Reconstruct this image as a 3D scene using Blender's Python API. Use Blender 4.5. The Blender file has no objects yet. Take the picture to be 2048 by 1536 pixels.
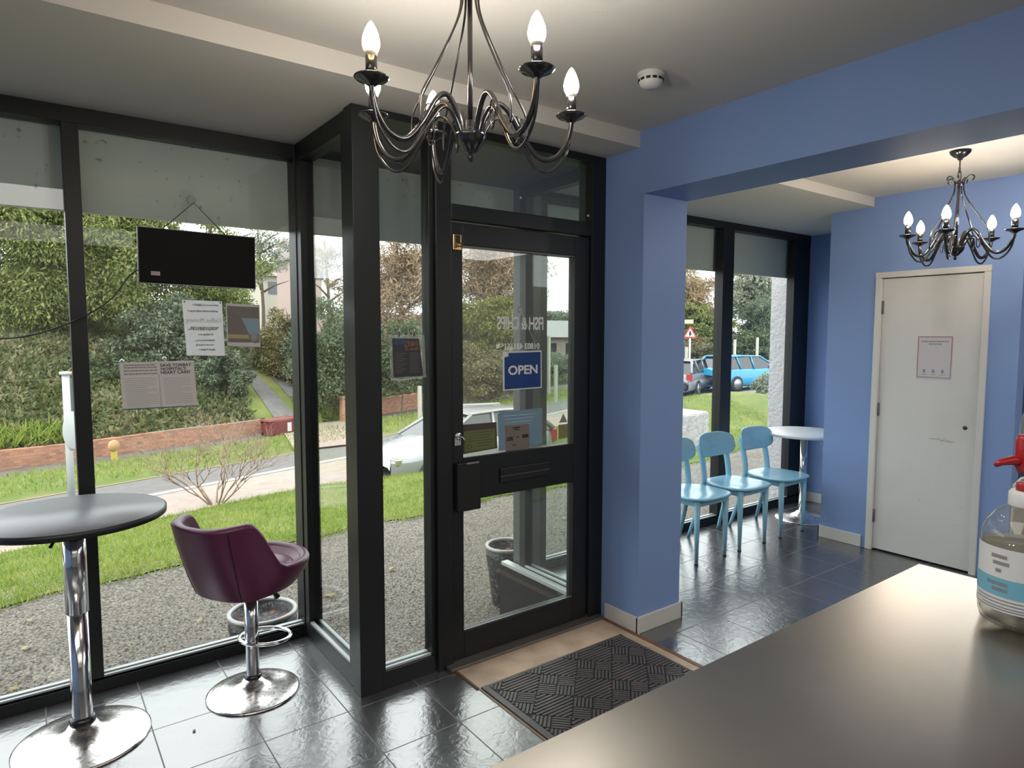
import bpy, math, random
import numpy as np
from mathutils import Vector, Matrix
PI = math.pi
C = bpy.context.scene.collection
sc = bpy.context.scene
rnd = random.Random(7)
# ------------------------------------------------------------------ camera
F, YAW, PITCH, ROLL, HC = 1312.6, 0.636916, 0.0756537, 0.00101286, 1.55
cam = bpy.data.cameras.new('camera'); camo = bpy.data.objects.new('camera', cam); C.objects.link(camo)
cam.sensor_fit = 'HORIZONTAL'; cam.sensor_width = 36.0; cam.lens = F * 36.0 / 2048
cam.clip_start = 0.02; cam.clip_end = 600
_cy, _sy, _cp, _sp = math.cos(YAW), math.sin(YAW), math.cos(PITCH), math.sin(PITCH)
_fw = Vector((_sy*_cp, _cy*_cp, -_sp)); _rt = Vector((_cy, -_sy, 0)); _up = _rt.cross(_fw)
_r = _rt*math.cos(ROLL) + _up*math.sin(ROLL); _u = _up*math.cos(ROLL) - _rt*math.sin(ROLL)
M = Matrix((_r, _u, -_fw)).transposed().to_4x4(); M.translation = (0, 0, HC)
camo.matrix_world = M
sc.camera = camo

def far_at(px, py, depth):
    """a place at the given distance (m) in the direction of a point of the photograph"""
    return Vector((0, 0, HC)) + depth * (_fw + _r*((px-1024)/F) - _u*((py-768)/F))
# ------------------------------------------------------------------ world, light, exposure
w = bpy.data.worlds.new('overcast_sky'); sc.world = w; w.use_nodes = True
nt = w.node_tree; bg = nt.nodes['Background']
tc = nt.nodes.new('ShaderNodeTexCoord'); sep = nt.nodes.new('ShaderNodeSeparateXYZ'); cr = nt.nodes.new('ShaderNodeValToRGB')
nt.links.new(tc.outputs['Generated'], sep.inputs[0]); nt.links.new(sep.outputs['Z'], cr.inputs[0]); nt.links.new(cr.outputs[0], bg.inputs[0])
cr.color_ramp.elements[0].color = (0.93, 0.95, 0.98, 1); cr.color_ramp.elements[1].color = (1.0, 1.0, 1.0, 1)
bg.inputs[1].default_value = 3.3
sun = bpy.data.lights.new('sun', 'SUN'); sun.energy = 2.0; sun.angle = math.radians(25); sun.color = (1, 0.95, 0.86)
suno = bpy.data.objects.new('sun', sun); C.objects.link(suno); suno.rotation_euler = (math.radians(48), 0, math.radians(-60))
def area_light(name, loc, size, sizey, energy, color, rot=(0, 0, 0)):
    l = bpy.data.lights.new(name, 'AREA'); l.shape = 'RECTANGLE'; l.size = size; l.size_y = sizey; l.energy = energy; l.color = color
    o = bpy.data.objects.new(name, l); C.objects.link(o); o.location = loc; o.rotation_euler = rot
    return o
area_light('kitchen_ceiling_light', (0.1, -1.3, 2.52), 3.6, 1.4, 18, (1.0, 0.95, 0.88))
area_light('counter_fill_light', (-0.8, 0.65, 2.535), 2.2, 0.9, 24, (1.0, 0.95, 0.88))  # added fill lamp out of view, brightens the fascia and window film
area_light('side_room_fill_light', (3.9, -0.9, 2.49), 1.8, 2.0, 36, (1.0, 0.97, 0.95))  # added fill lamp out of view, brightens the side room walls
sc.view_settings.view_transform = 'Standard'; sc.view_settings.look = 'None'
sc.view_settings.gamma = 1; sc.view_settings.use_curve_mapping = False; sc.view_settings.exposure = 0.28
sc.cycles.use_denoising = True
sc.cycles.max_bounces = 10; sc.cycles.diffuse_bounces = 4; sc.cycles.glossy_bounces = 5
sc.cycles.transmission_bounces = 6; sc.cycles.transparent_max_bounces = 24
sc.cycles.sample_clamp_indirect = 4.0; sc.cycles.caustics_reflective = False; sc.cycles.caustics_refractive = False
# ------------------------------------------------------------------ materials
OUT = [1.0]    # albedo scale, lowered for the things out of doors
def srgb(r, g, b):
    f = lambda c: (c/255/12.92) if c/255 <= 0.04045 else ((c/255+0.055)/1.055)**2.4
    return (f(r), f(g), f(b), 1)
def mat(name, col, rough=0.5, metal=0.0, spec=0.5, noise=None, bump=None, alpha=None, emit=None, coat=0.0, aniso=0.0):
    """col: rgb; noise=(scale, detail, colour2, lo, hi); bump=(scale, strength, distance)"""
    m = bpy.data.materials.new(name); m.use_nodes = True; n = m.node_tree; p = n.nodes['Principled BSDF']
    k = OUT[0]; c = tuple(q*k for q in col[:3]) + (1,)
    if noise: noise = (noise[0], noise[1], tuple(q*k for q in noise[2][:3])) + tuple(noise[3:])
    p.inputs['Base Color'].default_value = c; p.inputs['Roughness'].default_value = rough
    p.inputs['Metallic'].default_value = metal; p.inputs['Specular IOR Level'].default_value = spec
    p.inputs['Coat Weight'].default_value = coat
    p.inputs['Anisotropic'].default_value = aniso
    tcn = n.nodes.new('ShaderNodeTexCoord')
    if noise:
        t = n.nodes.new('ShaderNodeTexNoise'); t.inputs['Scale'].default_value = noise[0]; t.inputs['Detail'].default_value = noise[1]
        n.links.new(tcn.outputs['Object'], t.inputs['Vector'])
        r = n.nodes.new('ShaderNodeValToRGB'); r.color_ramp.elements[0].position = noise[3]; r.color_ramp.elements[1].position = noise[4]
        r.color_ramp.elements[0].color = c; r.color_ramp.elements[1].color = tuple(noise[2][:3]) + (1,)
        n.links.new(t.outputs['Fac'], r.inputs[0]); n.links.new(r.outputs[0], p.inputs['Base Color'])
    if bump:
        t = n.nodes.new('ShaderNodeTexNoise'); t.inputs['Scale'].default_value = bump[0]; t.inputs['Detail'].default_value = 4
        n.links.new(tcn.outputs['Object'], t.inputs['Vector'])
        b = n.nodes.new('ShaderNodeBump'); b.inputs['Strength'].default_value = bump[1]; b.inputs['Distance'].default_value = bump[2]
        n.links.new(t.outputs['Fac'], b.inputs['Height']); n.links.new(b.outputs[0], p.inputs['Normal'])
    if emit:
        p.inputs['Emission Color'].default_value = tuple(emit[:3]) + (1,); p.inputs['Emission Strength'].default_value = emit[3]
    return m
def glass_mat(name, tint=(0.93, 0.96, 0.95), base=0.045, haze=0.0, hazecol=(0.8, 0.85, 0.85)):
    m = bpy.data.materials.new(name); m.use_nodes = True; n = m.node_tree; n.nodes.clear()
    o = n.nodes.new('ShaderNodeOutputMaterial'); tr = n.nodes.new('ShaderNodeBsdfTransparent'); gl = n.nodes.new('ShaderNodeBsdfGlossy')
    gl.inputs['Roughness'].default_value = 0.0; tr.inputs[0].default_value = tint + (1,)
    lw = n.nodes.new('ShaderNodeLayerWeight'); lw.inputs['Blend'].default_value = 0.5
    pw = n.nodes.new('ShaderNodeMath'); pw.operation = 'POWER'; pw.inputs[1].default_value = 5
    ma = n.nodes.new('ShaderNodeMath'); ma.operation = 'MULTIPLY_ADD'; ma.inputs[1].default_value = 0.8; ma.inputs[2].default_value = base
    n.links.new(lw.outputs['Facing'], pw.inputs[0]); n.links.new(pw.outputs[0], ma.inputs[0])
    mx = n.nodes.new('ShaderNodeMixShader'); n.links.new(ma.outputs[0], mx.inputs[0]); n.links.new(tr.outputs[0], mx.inputs[1]); n.links.new(gl.outputs[0], mx.inputs[2])
    last = mx
    if haze:
        df = n.nodes.new('ShaderNodeBsdfDiffuse'); df.inputs[0].default_value = hazecol + (1,)
        m2 = n.nodes.new('ShaderNodeMixShader'); m2.inputs[0].default_value = haze
        n.links.new(mx.outputs[0], m2.inputs[1]); n.links.new(df.outputs[0], m2.inputs[2]); last = m2
    n.links.new(last.outputs[0], o.inputs[0])
    return m
def leaf_mat(name, cols, rough=0.65, trans=0.3, patch=1.3):
    """leaves: each leaf takes one of the colours"""
    m = bpy.data.materials.new(name); m.use_nodes = True; n = m.node_tree; p = n.nodes['Principled BSDF']
    g = n.nodes.new('ShaderNodeNewGeometry'); r = n.nodes.new('ShaderNodeValToRGB')
    e = r.color_ramp.elements
    while len(e) < len(cols): e.new(0.5)
    for i, c in enumerate(cols):
        e[i].position = i/(len(cols)-1); e[i].color = tuple(q*OUT[0] for q in c[:3]) + (1,)
    tcn = n.nodes.new('ShaderNodeTexCoord'); nz = n.nodes.new('ShaderNodeTexNoise'); nz.inputs['Scale'].default_value = patch; nz.inputs['Detail'].default_value = 3
    n.links.new(tcn.outputs['Object'], nz.inputs['Vector'])
    mr = n.nodes.new('ShaderNodeMapRange'); mr.inputs[1].default_value = 0.35; mr.inputs[2].default_value = 0.65; n.links.new(nz.outputs['Fac'], mr.inputs[0])
    m1 = n.nodes.new('ShaderNodeMix'); m1.data_type = 'FLOAT'; m1.inputs[0].default_value = 0.45
    n.links.new(g.outputs['Random Per Island'], m1.inputs[2]); n.links.new(mr.outputs[0], m1.inputs[3])
    n.links.new(m1.outputs[0], r.inputs[0]); n.links.new(r.outputs[0], p.inputs['Base Color'])
    p.inputs['Roughness'].default_value = rough
    tl = n.nodes.new('ShaderNodeBsdfTranslucent'); n.links.new(r.outputs[0], tl.inputs[0])
    mx = n.nodes.new('ShaderNodeMixShader'); mx.inputs[0].default_value = trans
    n.links.new(p.outputs[0], mx.inputs[1]); n.links.new(tl.outputs[0], mx.inputs[2])
    n.links.new(mx.outputs[0], n.nodes['Material Output'].inputs[0])
    return m
def floor_tile_mat():
    m = bpy.data.materials.new('slate_floor_tiles'); m.use_nodes = True; n = m.node_tree; p = n.nodes['Principled BSDF']
    L = n.links.new; N = n.nodes.new
    t = N('ShaderNodeTexCoord'); mp = N('ShaderNodeMapping'); mp.inputs['Location'].default_value = (0.0, -0.15, 0); L(t.outputs['Object'], mp.inputs[0])
    br = N('ShaderNodeTexBrick'); br.offset = 0; br.squash = 1; L(mp.outputs[0], br.inputs['Vector'])
    for k, v in (('Scale', 1.0), ('Mortar Size', 0.0026), ('Mortar Smooth', 0.2), ('Brick Width', 0.3333), ('Row Height', 0.3333), ('Bias', 0.0)): br.inputs[k].default_value = v
    br.inputs['Color1'].default_value = (0.030, 0.030, 0.034, 1); br.inputs['Color2'].default_value = (0.050, 0.048, 0.053, 1); br.inputs['Mortar'].default_value = (0.008, 0.008, 0.008, 1)
    ns = N('ShaderNodeTexNoise'); ns.inputs['Scale'].default_value = 3.5; ns.inputs['Detail'].default_value = 6; L(mp.outputs[0], ns.inputs['Vector'])
    mx = N('ShaderNodeMix'); mx.data_type = 'RGBA'; mx.blend_type = 'ADD'; mx.inputs[0].default_value = 0.05
    L(br.outputs['Color'], mx.inputs[6]); L(ns.outputs['Fac'], mx.inputs[7]); L(mx.outputs[2], p.inputs['Base Color'])
    rr = N('ShaderNodeMapRange'); rr.inputs[3].default_value = 0.14; rr.inputs[4].default_value = 0.32; L(ns.outputs['Fac'], rr.inputs[0])
    ad = N('ShaderNodeMath'); ad.operation = 'MULTIPLY_ADD'; ad.inputs[1].default_value = 0.6; L(br.outputs['Fac'], ad.inputs[0]); L(rr.outputs[0], ad.inputs[2]); L(ad.outputs[0], p.inputs['Roughness'])
    n1 = N('ShaderNodeTexNoise'); n1.inputs['Scale'].default_value = 22; n1.inputs['Detail'].default_value = 5; n1.inputs['Distortion'].default_value = 1.2; L(mp.outputs[0], n1.inputs['Vector'])
    b1 = N('ShaderNodeBump'); b1.inputs['Strength'].default_value = 0.28; b1.inputs['Distance'].default_value = 0.006; L(n1.outputs['Fac'], b1.inputs['Height'])
    b2 = N('ShaderNodeBump'); b2.inputs['Strength'].default_value = 0.6; b2.inputs['Distance'].default_value = 0.002; b2.invert = True
    L(br.outputs['Fac'], b2.inputs['Height']); L(b1.outputs[0], b2.inputs['Normal']); L(b2.outputs[0], p.inputs['Normal'])
    p.inputs['Specular IOR Level'].default_value = 1.0; p.inputs['IOR'].default_value = 2.1
    return m
def brick_mat(name, c1, c2, mortar, scale=1.0):
    m = bpy.data.materials.new(name); m.use_nodes = True; n = m.node_tree; p = n.nodes['Principled BSDF']; L = n.links.new; N = n.nodes.new
    t = N('ShaderNodeTexCoord'); sp = N('ShaderNodeSeparateXYZ'); L(t.outputs['Object'], sp.inputs[0])
    a = N('ShaderNodeMath'); a.operation = 'ADD'; L(sp.outputs[0], a.inputs[0]); L(sp.outputs[1], a.inputs[1])
    cb = N('ShaderNodeCombineXYZ'); L(a.outputs[0], cb.inputs[0]); L(sp.outputs[2], cb.inputs[1])
    br = N('ShaderNodeTexBrick'); L(cb.outputs[0], br.inputs['Vector'])
    br.inputs['Scale'].default_value = 1.0; br.inputs['Mortar Size'].default_value = 0.01; br.inputs['Brick Width'].default_value = 0.22*scale; br.inputs['Row Height'].default_value = 0.075*scale
    br.inputs['Color1'].default_value = c1 + (1,); br.inputs['Color2'].default_value = c2 + (1,); br.inputs['Mortar'].default_value = mortar + (1,)
    L(br.outputs['Color'], p.inputs['Base Color']); p.inputs['Roughness'].default_value = 0.9
    return m
M_FRAME = mat('anthracite_frame', (0.010, 0.012, 0.013), 0.42, spec=0.45)
M_FRAME_OUT = mat('frame_bead', (0.11, 0.12, 0.12), 0.35)
M_SILL = mat('pale_sill', (0.5, 0.53, 0.53), 0.4)
M_GLASS = glass_mat('window_glass')
M_GLASS_D = glass_mat('hazy_door_glass', tint=(0.90, 0.93, 0.90), base=0.07, haze=0.05, hazecol=(0.75, 0.80, 0.80))
M_BLUE = mat('blue_wall_paint', (0.25, 0.37, 0.665), 0.6, spec=0.3, bump=(60, 0.12, 0.002))
M_CEIL = mat('ceiling_paint', (0.70, 0.67, 0.61), 0.85, spec=0.2, bump=(30, 0.1, 0.002))
M_BACK = mat('pale_back_wall', (0.62, 0.60, 0.55), 0.8)
M_WHITE = mat('white_gloss_paint', (0.72, 0.71, 0.67), 0.35)
M_DOORW = mat('scuffed_white_door', (0.74, 0.735, 0.71), 0.45, noise=(2.2, 5, (0.66, 0.65, 0.62), 0.45, 0.75))
M_FLOOR = floor_tile_mat()
M_FASCIA = mat('dusty_fascia_board', (0.80, 0.81, 0.75), 0.8, noise=(26, 8, (0.30, 0.30, 0.26), 0.66, 0.76))
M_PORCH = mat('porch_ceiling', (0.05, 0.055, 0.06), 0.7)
M_CHROME = mat('chrome', (0.75, 0.75, 0.76), 0.12, metal=1.0)
M_BRUSHED = mat('worn_chrome_base', (0.72, 0.70, 0.69), 0.22, metal=1.0, noise=(55, 6, (0.42, 0.32, 0.29), 0.54, 0.66), bump=(50, 0.25, 0.002))
M_STEEL = mat('brushed_steel', (0.50, 0.475, 0.425), 0.29, metal=1.0, noise=(2.5, 6, (0.42, 0.40, 0.35), 0.4, 0.7), bump=(6, 0.12, 0.004), aniso=0.4)
M_BLACKMETAL = mat('black_iron', (0.012, 0.011, 0.012), 0.22, spec=0.8)
M_BLACK = mat('black_plastic', (0.010, 0.010, 0.010), 0.5)
M_TABLE = mat('dark_table_laminate', (0.16, 0.16, 0.185), 0.36, spec=0.6)
M_TABLE_EDGE = mat('black_table_edge', (0.012, 0.012, 0.013), 0.4)
M_PURPLE = mat('plum_leatherette', (0.115, 0.018, 0.062), 0.38, spec=0.55, bump=(90, 0.08, 0.001))
M_PURPLE_D = mat('plum_piping', (0.035, 0.006, 0.022), 0.5)
M_CHAIR = mat('sky_blue_plastic', (0.29, 0.57, 0.74), 0.22)
M_WTABLE = mat('white_table_laminate', (0.80, 0.82, 0.82), 0.3)
M_PAPER = mat('white_paper', (0.82, 0.82, 0.83), 0.7)
M_PAPER2 = mat('grey_newsprint', (0.64, 0.60, 0.58), 0.8)
M_INK = mat('dark_ink', (0.03, 0.03, 0.035), 0.7)
M_INKG = mat('grey_ink', (0.30, 0.29, 0.29), 0.7)
M_INKL = mat('faint_ink', (0.66, 0.66, 0.66), 0.7)
M_TEAL = mat('teal_edge', (0.04, 0.20, 0.20), 0.5)
M_RED = mat('red_plastic', (0.42, 0.008, 0.015), 0.3)
M_REDLINE = mat('dull_red_border', (0.38, 0.14, 0.16), 0.6)
M_BLUESIGN = mat('deep_blue_sign', (0.004, 0.045, 0.20), 0.4)
M_WHITEINK = mat('white_lettering', (0.80, 0.80, 0.80), 0.5)
M_CLEAR = glass_mat('clear_plastic', tint=(0.96, 0.97, 0.96), base=0.05, haze=0.12, hazecol=(0.85, 0.86, 0.82))
M_BOTTLE = glass_mat('clear_bottle', tint=(0.93, 0.94, 0.92), base=0.05, haze=0.10, hazecol=(0.72, 0.70, 0.62))
M_BRASS = mat('brass', (0.72, 0.46, 0.22), 0.25, metal=1.0)
M_CORD = mat('pale_cord', (0.70, 0.66, 0.56), 0.7)
M_WOOD = mat('pale_plywood', (0.66, 0.50, 0.37), 0.5, noise=(6, 8, (0.46, 0.33, 0.23), 0.42, 0.68))
M_WOODTRIM = mat('reddish_wood_trim', (0.20, 0.10, 0.06), 0.5)
M_MAT = mat('rubber_mat', (0.022, 0.020, 0.021), 0.6)
M_RIB = mat('mat_ribs', (0.10, 0.092, 0.092), 0.45, noise=(9, 4, (0.15, 0.115, 0.12), 0.5, 0.7))

def paper(m, t=0.45):
    n = m.node_tree; p = n.nodes['Principled BSDF']; tl = n.nodes.new('ShaderNodeBsdfTranslucent'); tl.inputs[0].default_value = p.inputs['Base Color'].default_value
    mx = n.nodes.new('ShaderNodeMixShader'); mx.inputs[0].default_value = t
    n.links.new(p.outputs[0], mx.inputs[1]); n.links.new(tl.outputs[0], mx.inputs[2]); n.links.new(mx.outputs[0], n.nodes['Material Output'].inputs[0]); return m
paper(M_PAPER); paper(M_PAPER2, 0.5); paper(M_INKL, 0.5)
# ------------------------------------------------------------------ mesh helper
class MB:
    def __init__(s): s.v = []; s.f = []; s.sm = []
    def add(s, verts, faces, smooth=False):
        b = len(s.v); s.v += [tuple(v) for v in verts]; s.f += [tuple(b+i for i in f) for f in faces]; s.sm += [smooth]*len(faces); return s
    def box(s, x0, x1, y0, y1, z0, z1):
        v = [(x, y, z) for z in (z0, z1) for y in (y0, y1) for x in (x0, x1)]
        return s.add(v, [(0, 2, 3, 1), (4, 5, 7, 6), (0, 1, 5, 4), (2, 6, 7, 3), (0, 4, 6, 2), (1, 3, 7, 5)])
    def rbox(s, x0, x1, y0, y1, z0, z1, ang=0.0):
        b = MB().box(x0, x1, y0, y1, z0, z1); cx, cy = (x0+x1)/2, (y0+y1)/2; c, n = math.cos(ang), math.sin(ang)
        return s.add([(cx+(x-cx)*c-(y-cy)*n, cy+(x-cx)*n+(y-cy)*c, z) for x, y, z in b.v], b.f)
    def tube(s, pts, r, seg=10, closed=False, caps=True, flat=1.0):
        P = [Vector(p) for p in pts]; n = len(P); rs = r if isinstance(r, (list, tuple)) else [r]*n
        T = []
        for i in range(n):
            a = P[(i-1) % n] if (closed or i > 0) else P[0]; b = P[(i+1) % n] if (closed or i < n-1) else P[-1]
            T.append((b-a).normalized())
        up = Vector((0, 0, 1)) if abs(T[0].z) < 0.9 else Vector((1, 0, 0))
        nrm = (up - T[0]*up.dot(T[0])).normalized(); vs = []
        for i in range(n):
            nrm = (nrm - T[i]*nrm.dot(T[i])); nrm = nrm.normalized() if nrm.length > 1e-6 else T[i].orthogonal().normalized()
            bn = T[i].cross(nrm)
            for k in range(seg):
                a = 2*PI*k/seg; vs.append(P[i] + (nrm*math.cos(a)*flat + bn*math.sin(a))*rs[i])
        fs = []
        for i in range(n if closed else n-1):
            j = (i+1) % n
            for k in range(seg): fs.append((i*seg+k, i*seg+(k+1) % seg, j*seg+(k+1) % seg, j*seg+k))
        if not closed and caps: fs.append(tuple(reversed(range(seg)))); fs.append(tuple((n-1)*seg+k for k in range(seg)))
        return s.add(vs, fs, True)
    def lathe(s, prof, cx=0, cy=0, z=0, seg=32):
        """prof: list of (radius, height)"""
        vs = []; fs = []; n = len(prof)
        for r, h in prof:
            for k in range(seg): a = 2*PI*k/seg; vs.append((cx+max(r, 1e-5)*math.cos(a), cy+max(r, 1e-5)*math.sin(a), z+h))
        for i in range(n-1):
            for k in range(seg): fs.append((i*seg+k, i*seg+(k+1) % seg, (i+1)*seg+(k+1) % seg, (i+1)*seg+k))
        return s.add(vs, fs, True)
    def prism(s, poly, axis, a, b):
        """poly in the two other axes extruded along axis from a to b"""
        n = len(poly)
        def P(p, t):
            return (t, p[0], p[1]) if axis == 0 else (p[0], t, p[1]) if axis == 1 else (p[0], p[1], t)
        v = [P(p, a) for p in poly] + [P(p, b) for p in poly]
        return s.add(v, [tuple(range(n)), tuple(reversed(range(n, 2*n)))] + [(i, i+n, (i+1) % n + n, (i+1) % n) for i in range(n)])
    def grid(s, fn, nu, nv, smooth=True, wrapu=False):
        v = [fn(i/(nu if wrapu else nu-1), j/(nv-1)) for j in range(nv) for i in range(nu)]
        f = []
        for j in range(nv-1):
            for i in range(nu if wrapu else nu-1):
                k = (i+1) % nu; f.append((j*nu+i, j*nu+k, (j+1)*nu+k, (j+1)*nu+i))
        return s.add(v, f, smooth)
    def xf(s, mtx): s.v = [tuple(mtx @ Vector(p)) for p in s.v]; return s
    def build(s, name, m, parent=None, world=False, bevel=None, fixn=True):
        me = bpy.data.meshes.new(name); vs = s.v
        if world and parent is not None:
            inv = MW[parent.name].inverted(); vs = [tuple(inv @ Vector(p)) for p in vs]
        me.from_pydata(vs, [], s.f); me.materials.append(m)
        me.polygons.foreach_set('use_smooth', s.sm)
        if fixn:
            import bmesh
            bm = bmesh.new(); bm.from_mesh(me); bmesh.ops.recalc_face_normals(bm, faces=bm.faces); bm.to_mesh(me); bm.free()
        me.update()
        o = bpy.data.objects.new(name, me); C.objects.link(o)
        if parent is not None: o.parent = parent
        if bevel:
            b = o.modifiers.new('bevel', 'BEVEL'); b.width = bevel; b.segments = 2; b.limit_method = 'ANGLE'
        MW[o.name] = (MW[parent.name] if parent is not None else Matrix.Identity(4))
        return o
MW = {}
def thing(name, label, cat, loc=(0, 0, 0), rotz=0.0, group=None):
    o = bpy.data.objects.new(name, None); C.objects.link(o); o.empty_display_size = 0.1
    o.location = loc; o.rotation_euler = (0, 0, rotz); o['label'] = label; o['category'] = cat
    if group: o['group'] = group
    MW[o.name] = Matrix.Translation(loc) @ Matrix.Rotation(rotz, 4, 'Z')
    return o
def tag(o, label, cat, group=None, kind=None):
    o['label'] = label; o['category'] = cat
    if group: o['group'] = group
    if kind: o['kind'] = kind
    return o
def struct(o, label=None):
    o['kind'] = 'structure'
    if label: o['label'] = label
    return o
def root_struct(name):
    o = bpy.data.objects.new(name, None); C.objects.link(o); o['kind'] = 'structure'; MW[o.name] = Matrix.Identity(4); return o
def dup(root, loc, rotz, label, group=None):
    r = root.copy(); C.objects.link(r); r.location = loc; r.rotation_euler = (0, 0, rotz); r['label'] = label
    if group: r['group'] = group
    for ch in list(root.children):
        c = ch.copy(); C.objects.link(c); c.parent = r
        for g in list(ch.children):
            d = g.copy(); C.objects.link(d); d.parent = c
    return r
def text_mesh(name, body, size, m, parent, mtx, sx=1.0, spacing=1.0, bold=0.0):
    """flat lettering lying in its own XY plane, put in place by mtx"""
    cu = bpy.data.curves.new(name, 'FONT'); cu.body = body; cu.size = size; cu.align_x = 'CENTER'; cu.align_y = 'CENTER'
    cu.space_character = spacing; cu.extrude = 0.0003; cu.offset = bold
    t = bpy.data.objects.new(name+'_curve', cu); C.objects.link(t)
    dg = bpy.context.evaluated_depsgraph_get(); me = bpy.data.meshes.new_from_object(t.evaluated_get(dg))
    bpy.data.objects.remove(t)
    me.transform(mtx @ Matrix.Diagonal((sx, 1, 1, 1)))
    if parent is not None: me.transform(MW[parent.name].inverted())
    me.materials.clear(); me.materials.append(m)
    o = bpy.data.objects.new(name, me); C.objects.link(o)
    if parent is not None: o.parent = parent
    return o
def face_y(x, y, z, mirror=False):
    """text plane facing -Y (towards the room) at a point"""
    s = -1 if mirror else 1
    return Matrix(((s, 0, 0, x), (0, 0, -1, y), (0, 1, 0, z), (0, 0, 0, 1)))
def face_x(x, y, z):
    """text plane facing -X"""
    return Matrix(((0, 0, -1, x), (-1, 0, 0, y), (0, 1, 0, z), (0, 0, 0, 1)))
def smooth_path(pts, n=8):
    P = [Vector(p) for p in pts]; out = []
    for i in range(len(P)-1):
        p0, p1, p2, p3 = P[max(i-1, 0)], P[i], P[i+1], P[min(i+2, len(P)-1)]
        for k in range(n):
            t = k/n; out.append(0.5*((2*p1)+(p2-p0)*t+(2*p0-5*p1+4*p2-p3)*t*t+(3*p1-p0-3*p2+p3)*t**3))
    out.append(P[-1]); return out
def ss(a, b, x):
    t = max(0, min(1, (x-a)/(b-a))); return t*t*(3-2*t)

# ================================================================== ROOM SHELL
YW = 3.27      # inner face of the street windows
struct(MB().box(-2.6, 1.165, -2.2, 3.36, -0.06, 0.0).box(1.165, 2.475, -2.2, 2.64, -0.06, 0.0).box(2.475, 6.2, -2.2, 3.36, -0.06, 0.0).build('floor', M_FLOOR))
struct(MB().box(-2.6, 1.165, 3.30, 3.355, -0.45, -0.06).box(2.475, 6.2, 3.30, 3.355, -0.45, -0.06).build('wall_footing', M_FLOOR))
# ceiling slabs (main 2.55, lower by the windows 2.472), with the step between them
struct(MB().box(-2.6, 2.52, -2.2, 2.30, 2.55, 2.75).build('ceiling', M_CEIL))
struct(MB().box(-2.6, 2.52, 2.30, 3.36, 2.472, 2.75).build('ceiling_soffit', M_CEIL))
struct(MB().box(2.80, 6.2, -2.2, 2.27, 2.515, 2.75).build('ceiling_side_room', M_CEIL))
struct(MB().box(2.52, 6.2, 2.27, 3.36, 2.45, 2.75).build('ceiling_side_soffit', M_CEIL))
# partition: pillar + beam
struct(MB().prism([(2.27, 0.0), (2.60, 0.0), (2.60, 2.60), (-2.2, 2.60), (-2.2, 2.245), (2.27, 2.245)], 0, 2.49, 2.82).build('wall_partition', M_BLUE))
struct(MB().box(2.477, 2.49, 2.25, 2.50, 0, 0.088).box(2.477, 2.835, 2.256, 2.27, 0, 0.088).box(2.82, 2.835, 2.256, 2.60, 0, 0.088).build('baseboard_pillar', M_WHITE, bevel=0.003))
# wall with the white door, opening to a dark passage beyond y<1.37
struct(MB().box(4.86, 4.98, 2.225, 2.575, 0, 2.515).box(4.86, 4.98, 1.38, 1.545, 0, 2.515).box(4.86, 4.98, 1.545, 2.225, 1.98, 2.515).box(4.98, 5.82, 2.46, 2.575, 0, 2.45).build('wall_right', M_BLUE))
struct(MB().box(5.82, 6.2, 2.46, 3.36, 0, 2.45).build('wall_alcove', M_BLUE))
struct(MB().box(4.98, 5.96, 1.38, 1.46, 0, 2.515).box(6.1, 6.2, -2.2, 2.46, 0, 2.515).build('wall_passage', mat('blue_paint_in_shade', (0.06, 0.10, 0.20), 0.7)))  # shade of the passage put into a darker wall blue
struct(MB().box(4.846, 4.86, 2.265, 2.589, 0, 0.088).box(4.846, 5.82, 2.575, 2.589, 0, 0.088).build('baseboard_right', M_WHITE, bevel=0.003))
struct(MB().box(4.846, 4.86, 1.38, 1.505, 0, 0.088).build('baseboard_door_side', M_WHITE, bevel=0.003))
struct(MB().box(5.806, 5.82, 2.589, 3.27, 0, 0.088).build('baseboard_alcove', M_WHITE, bevel=0.003))
struct(MB().box(-2.6, 6.2, -2.3, -2.2, 0, 2.7).build('wall_back', M_BACK))
struct(MB().box(-2.7, -2.6, -2.2, 3.36, 0, 2.7).build('wall_left', M_BLUE))
# outer wall strip under/over (fascia board outside the glass) and rendered pier
fb = MB().box(-2.6, 6.2, 3.37, 3.40, 2.065, 2.62)
struct(fb.build('fascia_board', M_FASCIA))
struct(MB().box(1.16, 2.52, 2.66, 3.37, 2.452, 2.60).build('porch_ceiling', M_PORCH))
M_RENDER = mat('rough_white_render', (0.60, 0.58, 0.60), 0.9, bump=(28, 0.8, 0.02))
struct(MB().box(5.74, 6.3, 3.42, 3.60, -0.5, 3.0).build('wall_pier_outside', M_RENDER))

# ---- windows -----------------------------------------------------------
def window_x(name, x0, x1, mull, jl, jr, zb=0.062, zt=2.405, ztop=2.47):
    """street window along X: frame mesh + panes"""
    r = root_struct(name)
    y0, y1 = YW, YW+0.075
    f = MB().box(x0, x1, y0-0.005, y1, 0, zb-0.012).box(x0, x1, y0+0.012, y1, zb-0.012, zb).box(x0, x1, y0-0.004, y1, zt, ztop)
    f.box(x0, x0+jl, y0, y1, zb, zt).box(x1-jr, x1, y0, y1, zb, zt)
    edges = [x0+jl]
    for a, b in mull:
        f.box(a, b, y0-0.006, y1, zb, zt); edges += [a, b]
    edges.append(x1-jr)
    f.build('frame', M_FRAME, r, bevel=0.002)
    bead = MB()
    for a, b in zip(edges[0::2], edges[1::2]):
        bead.box(a, b, y0+0.004, y0+0.018, zb-0.004, zb+0.004).box(a, b, y0+0.028, y0+0.05, zb, zb+0.008)
    bead.build('glazing_bead', M_SILL, r)
    for a, b in zip(edges[0::2], edges[1::2]):
        MB().box(a, b, y0+0.032, y0+0.038, zb, zt).build('pane', M_GLASS, r)
    return r
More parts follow.
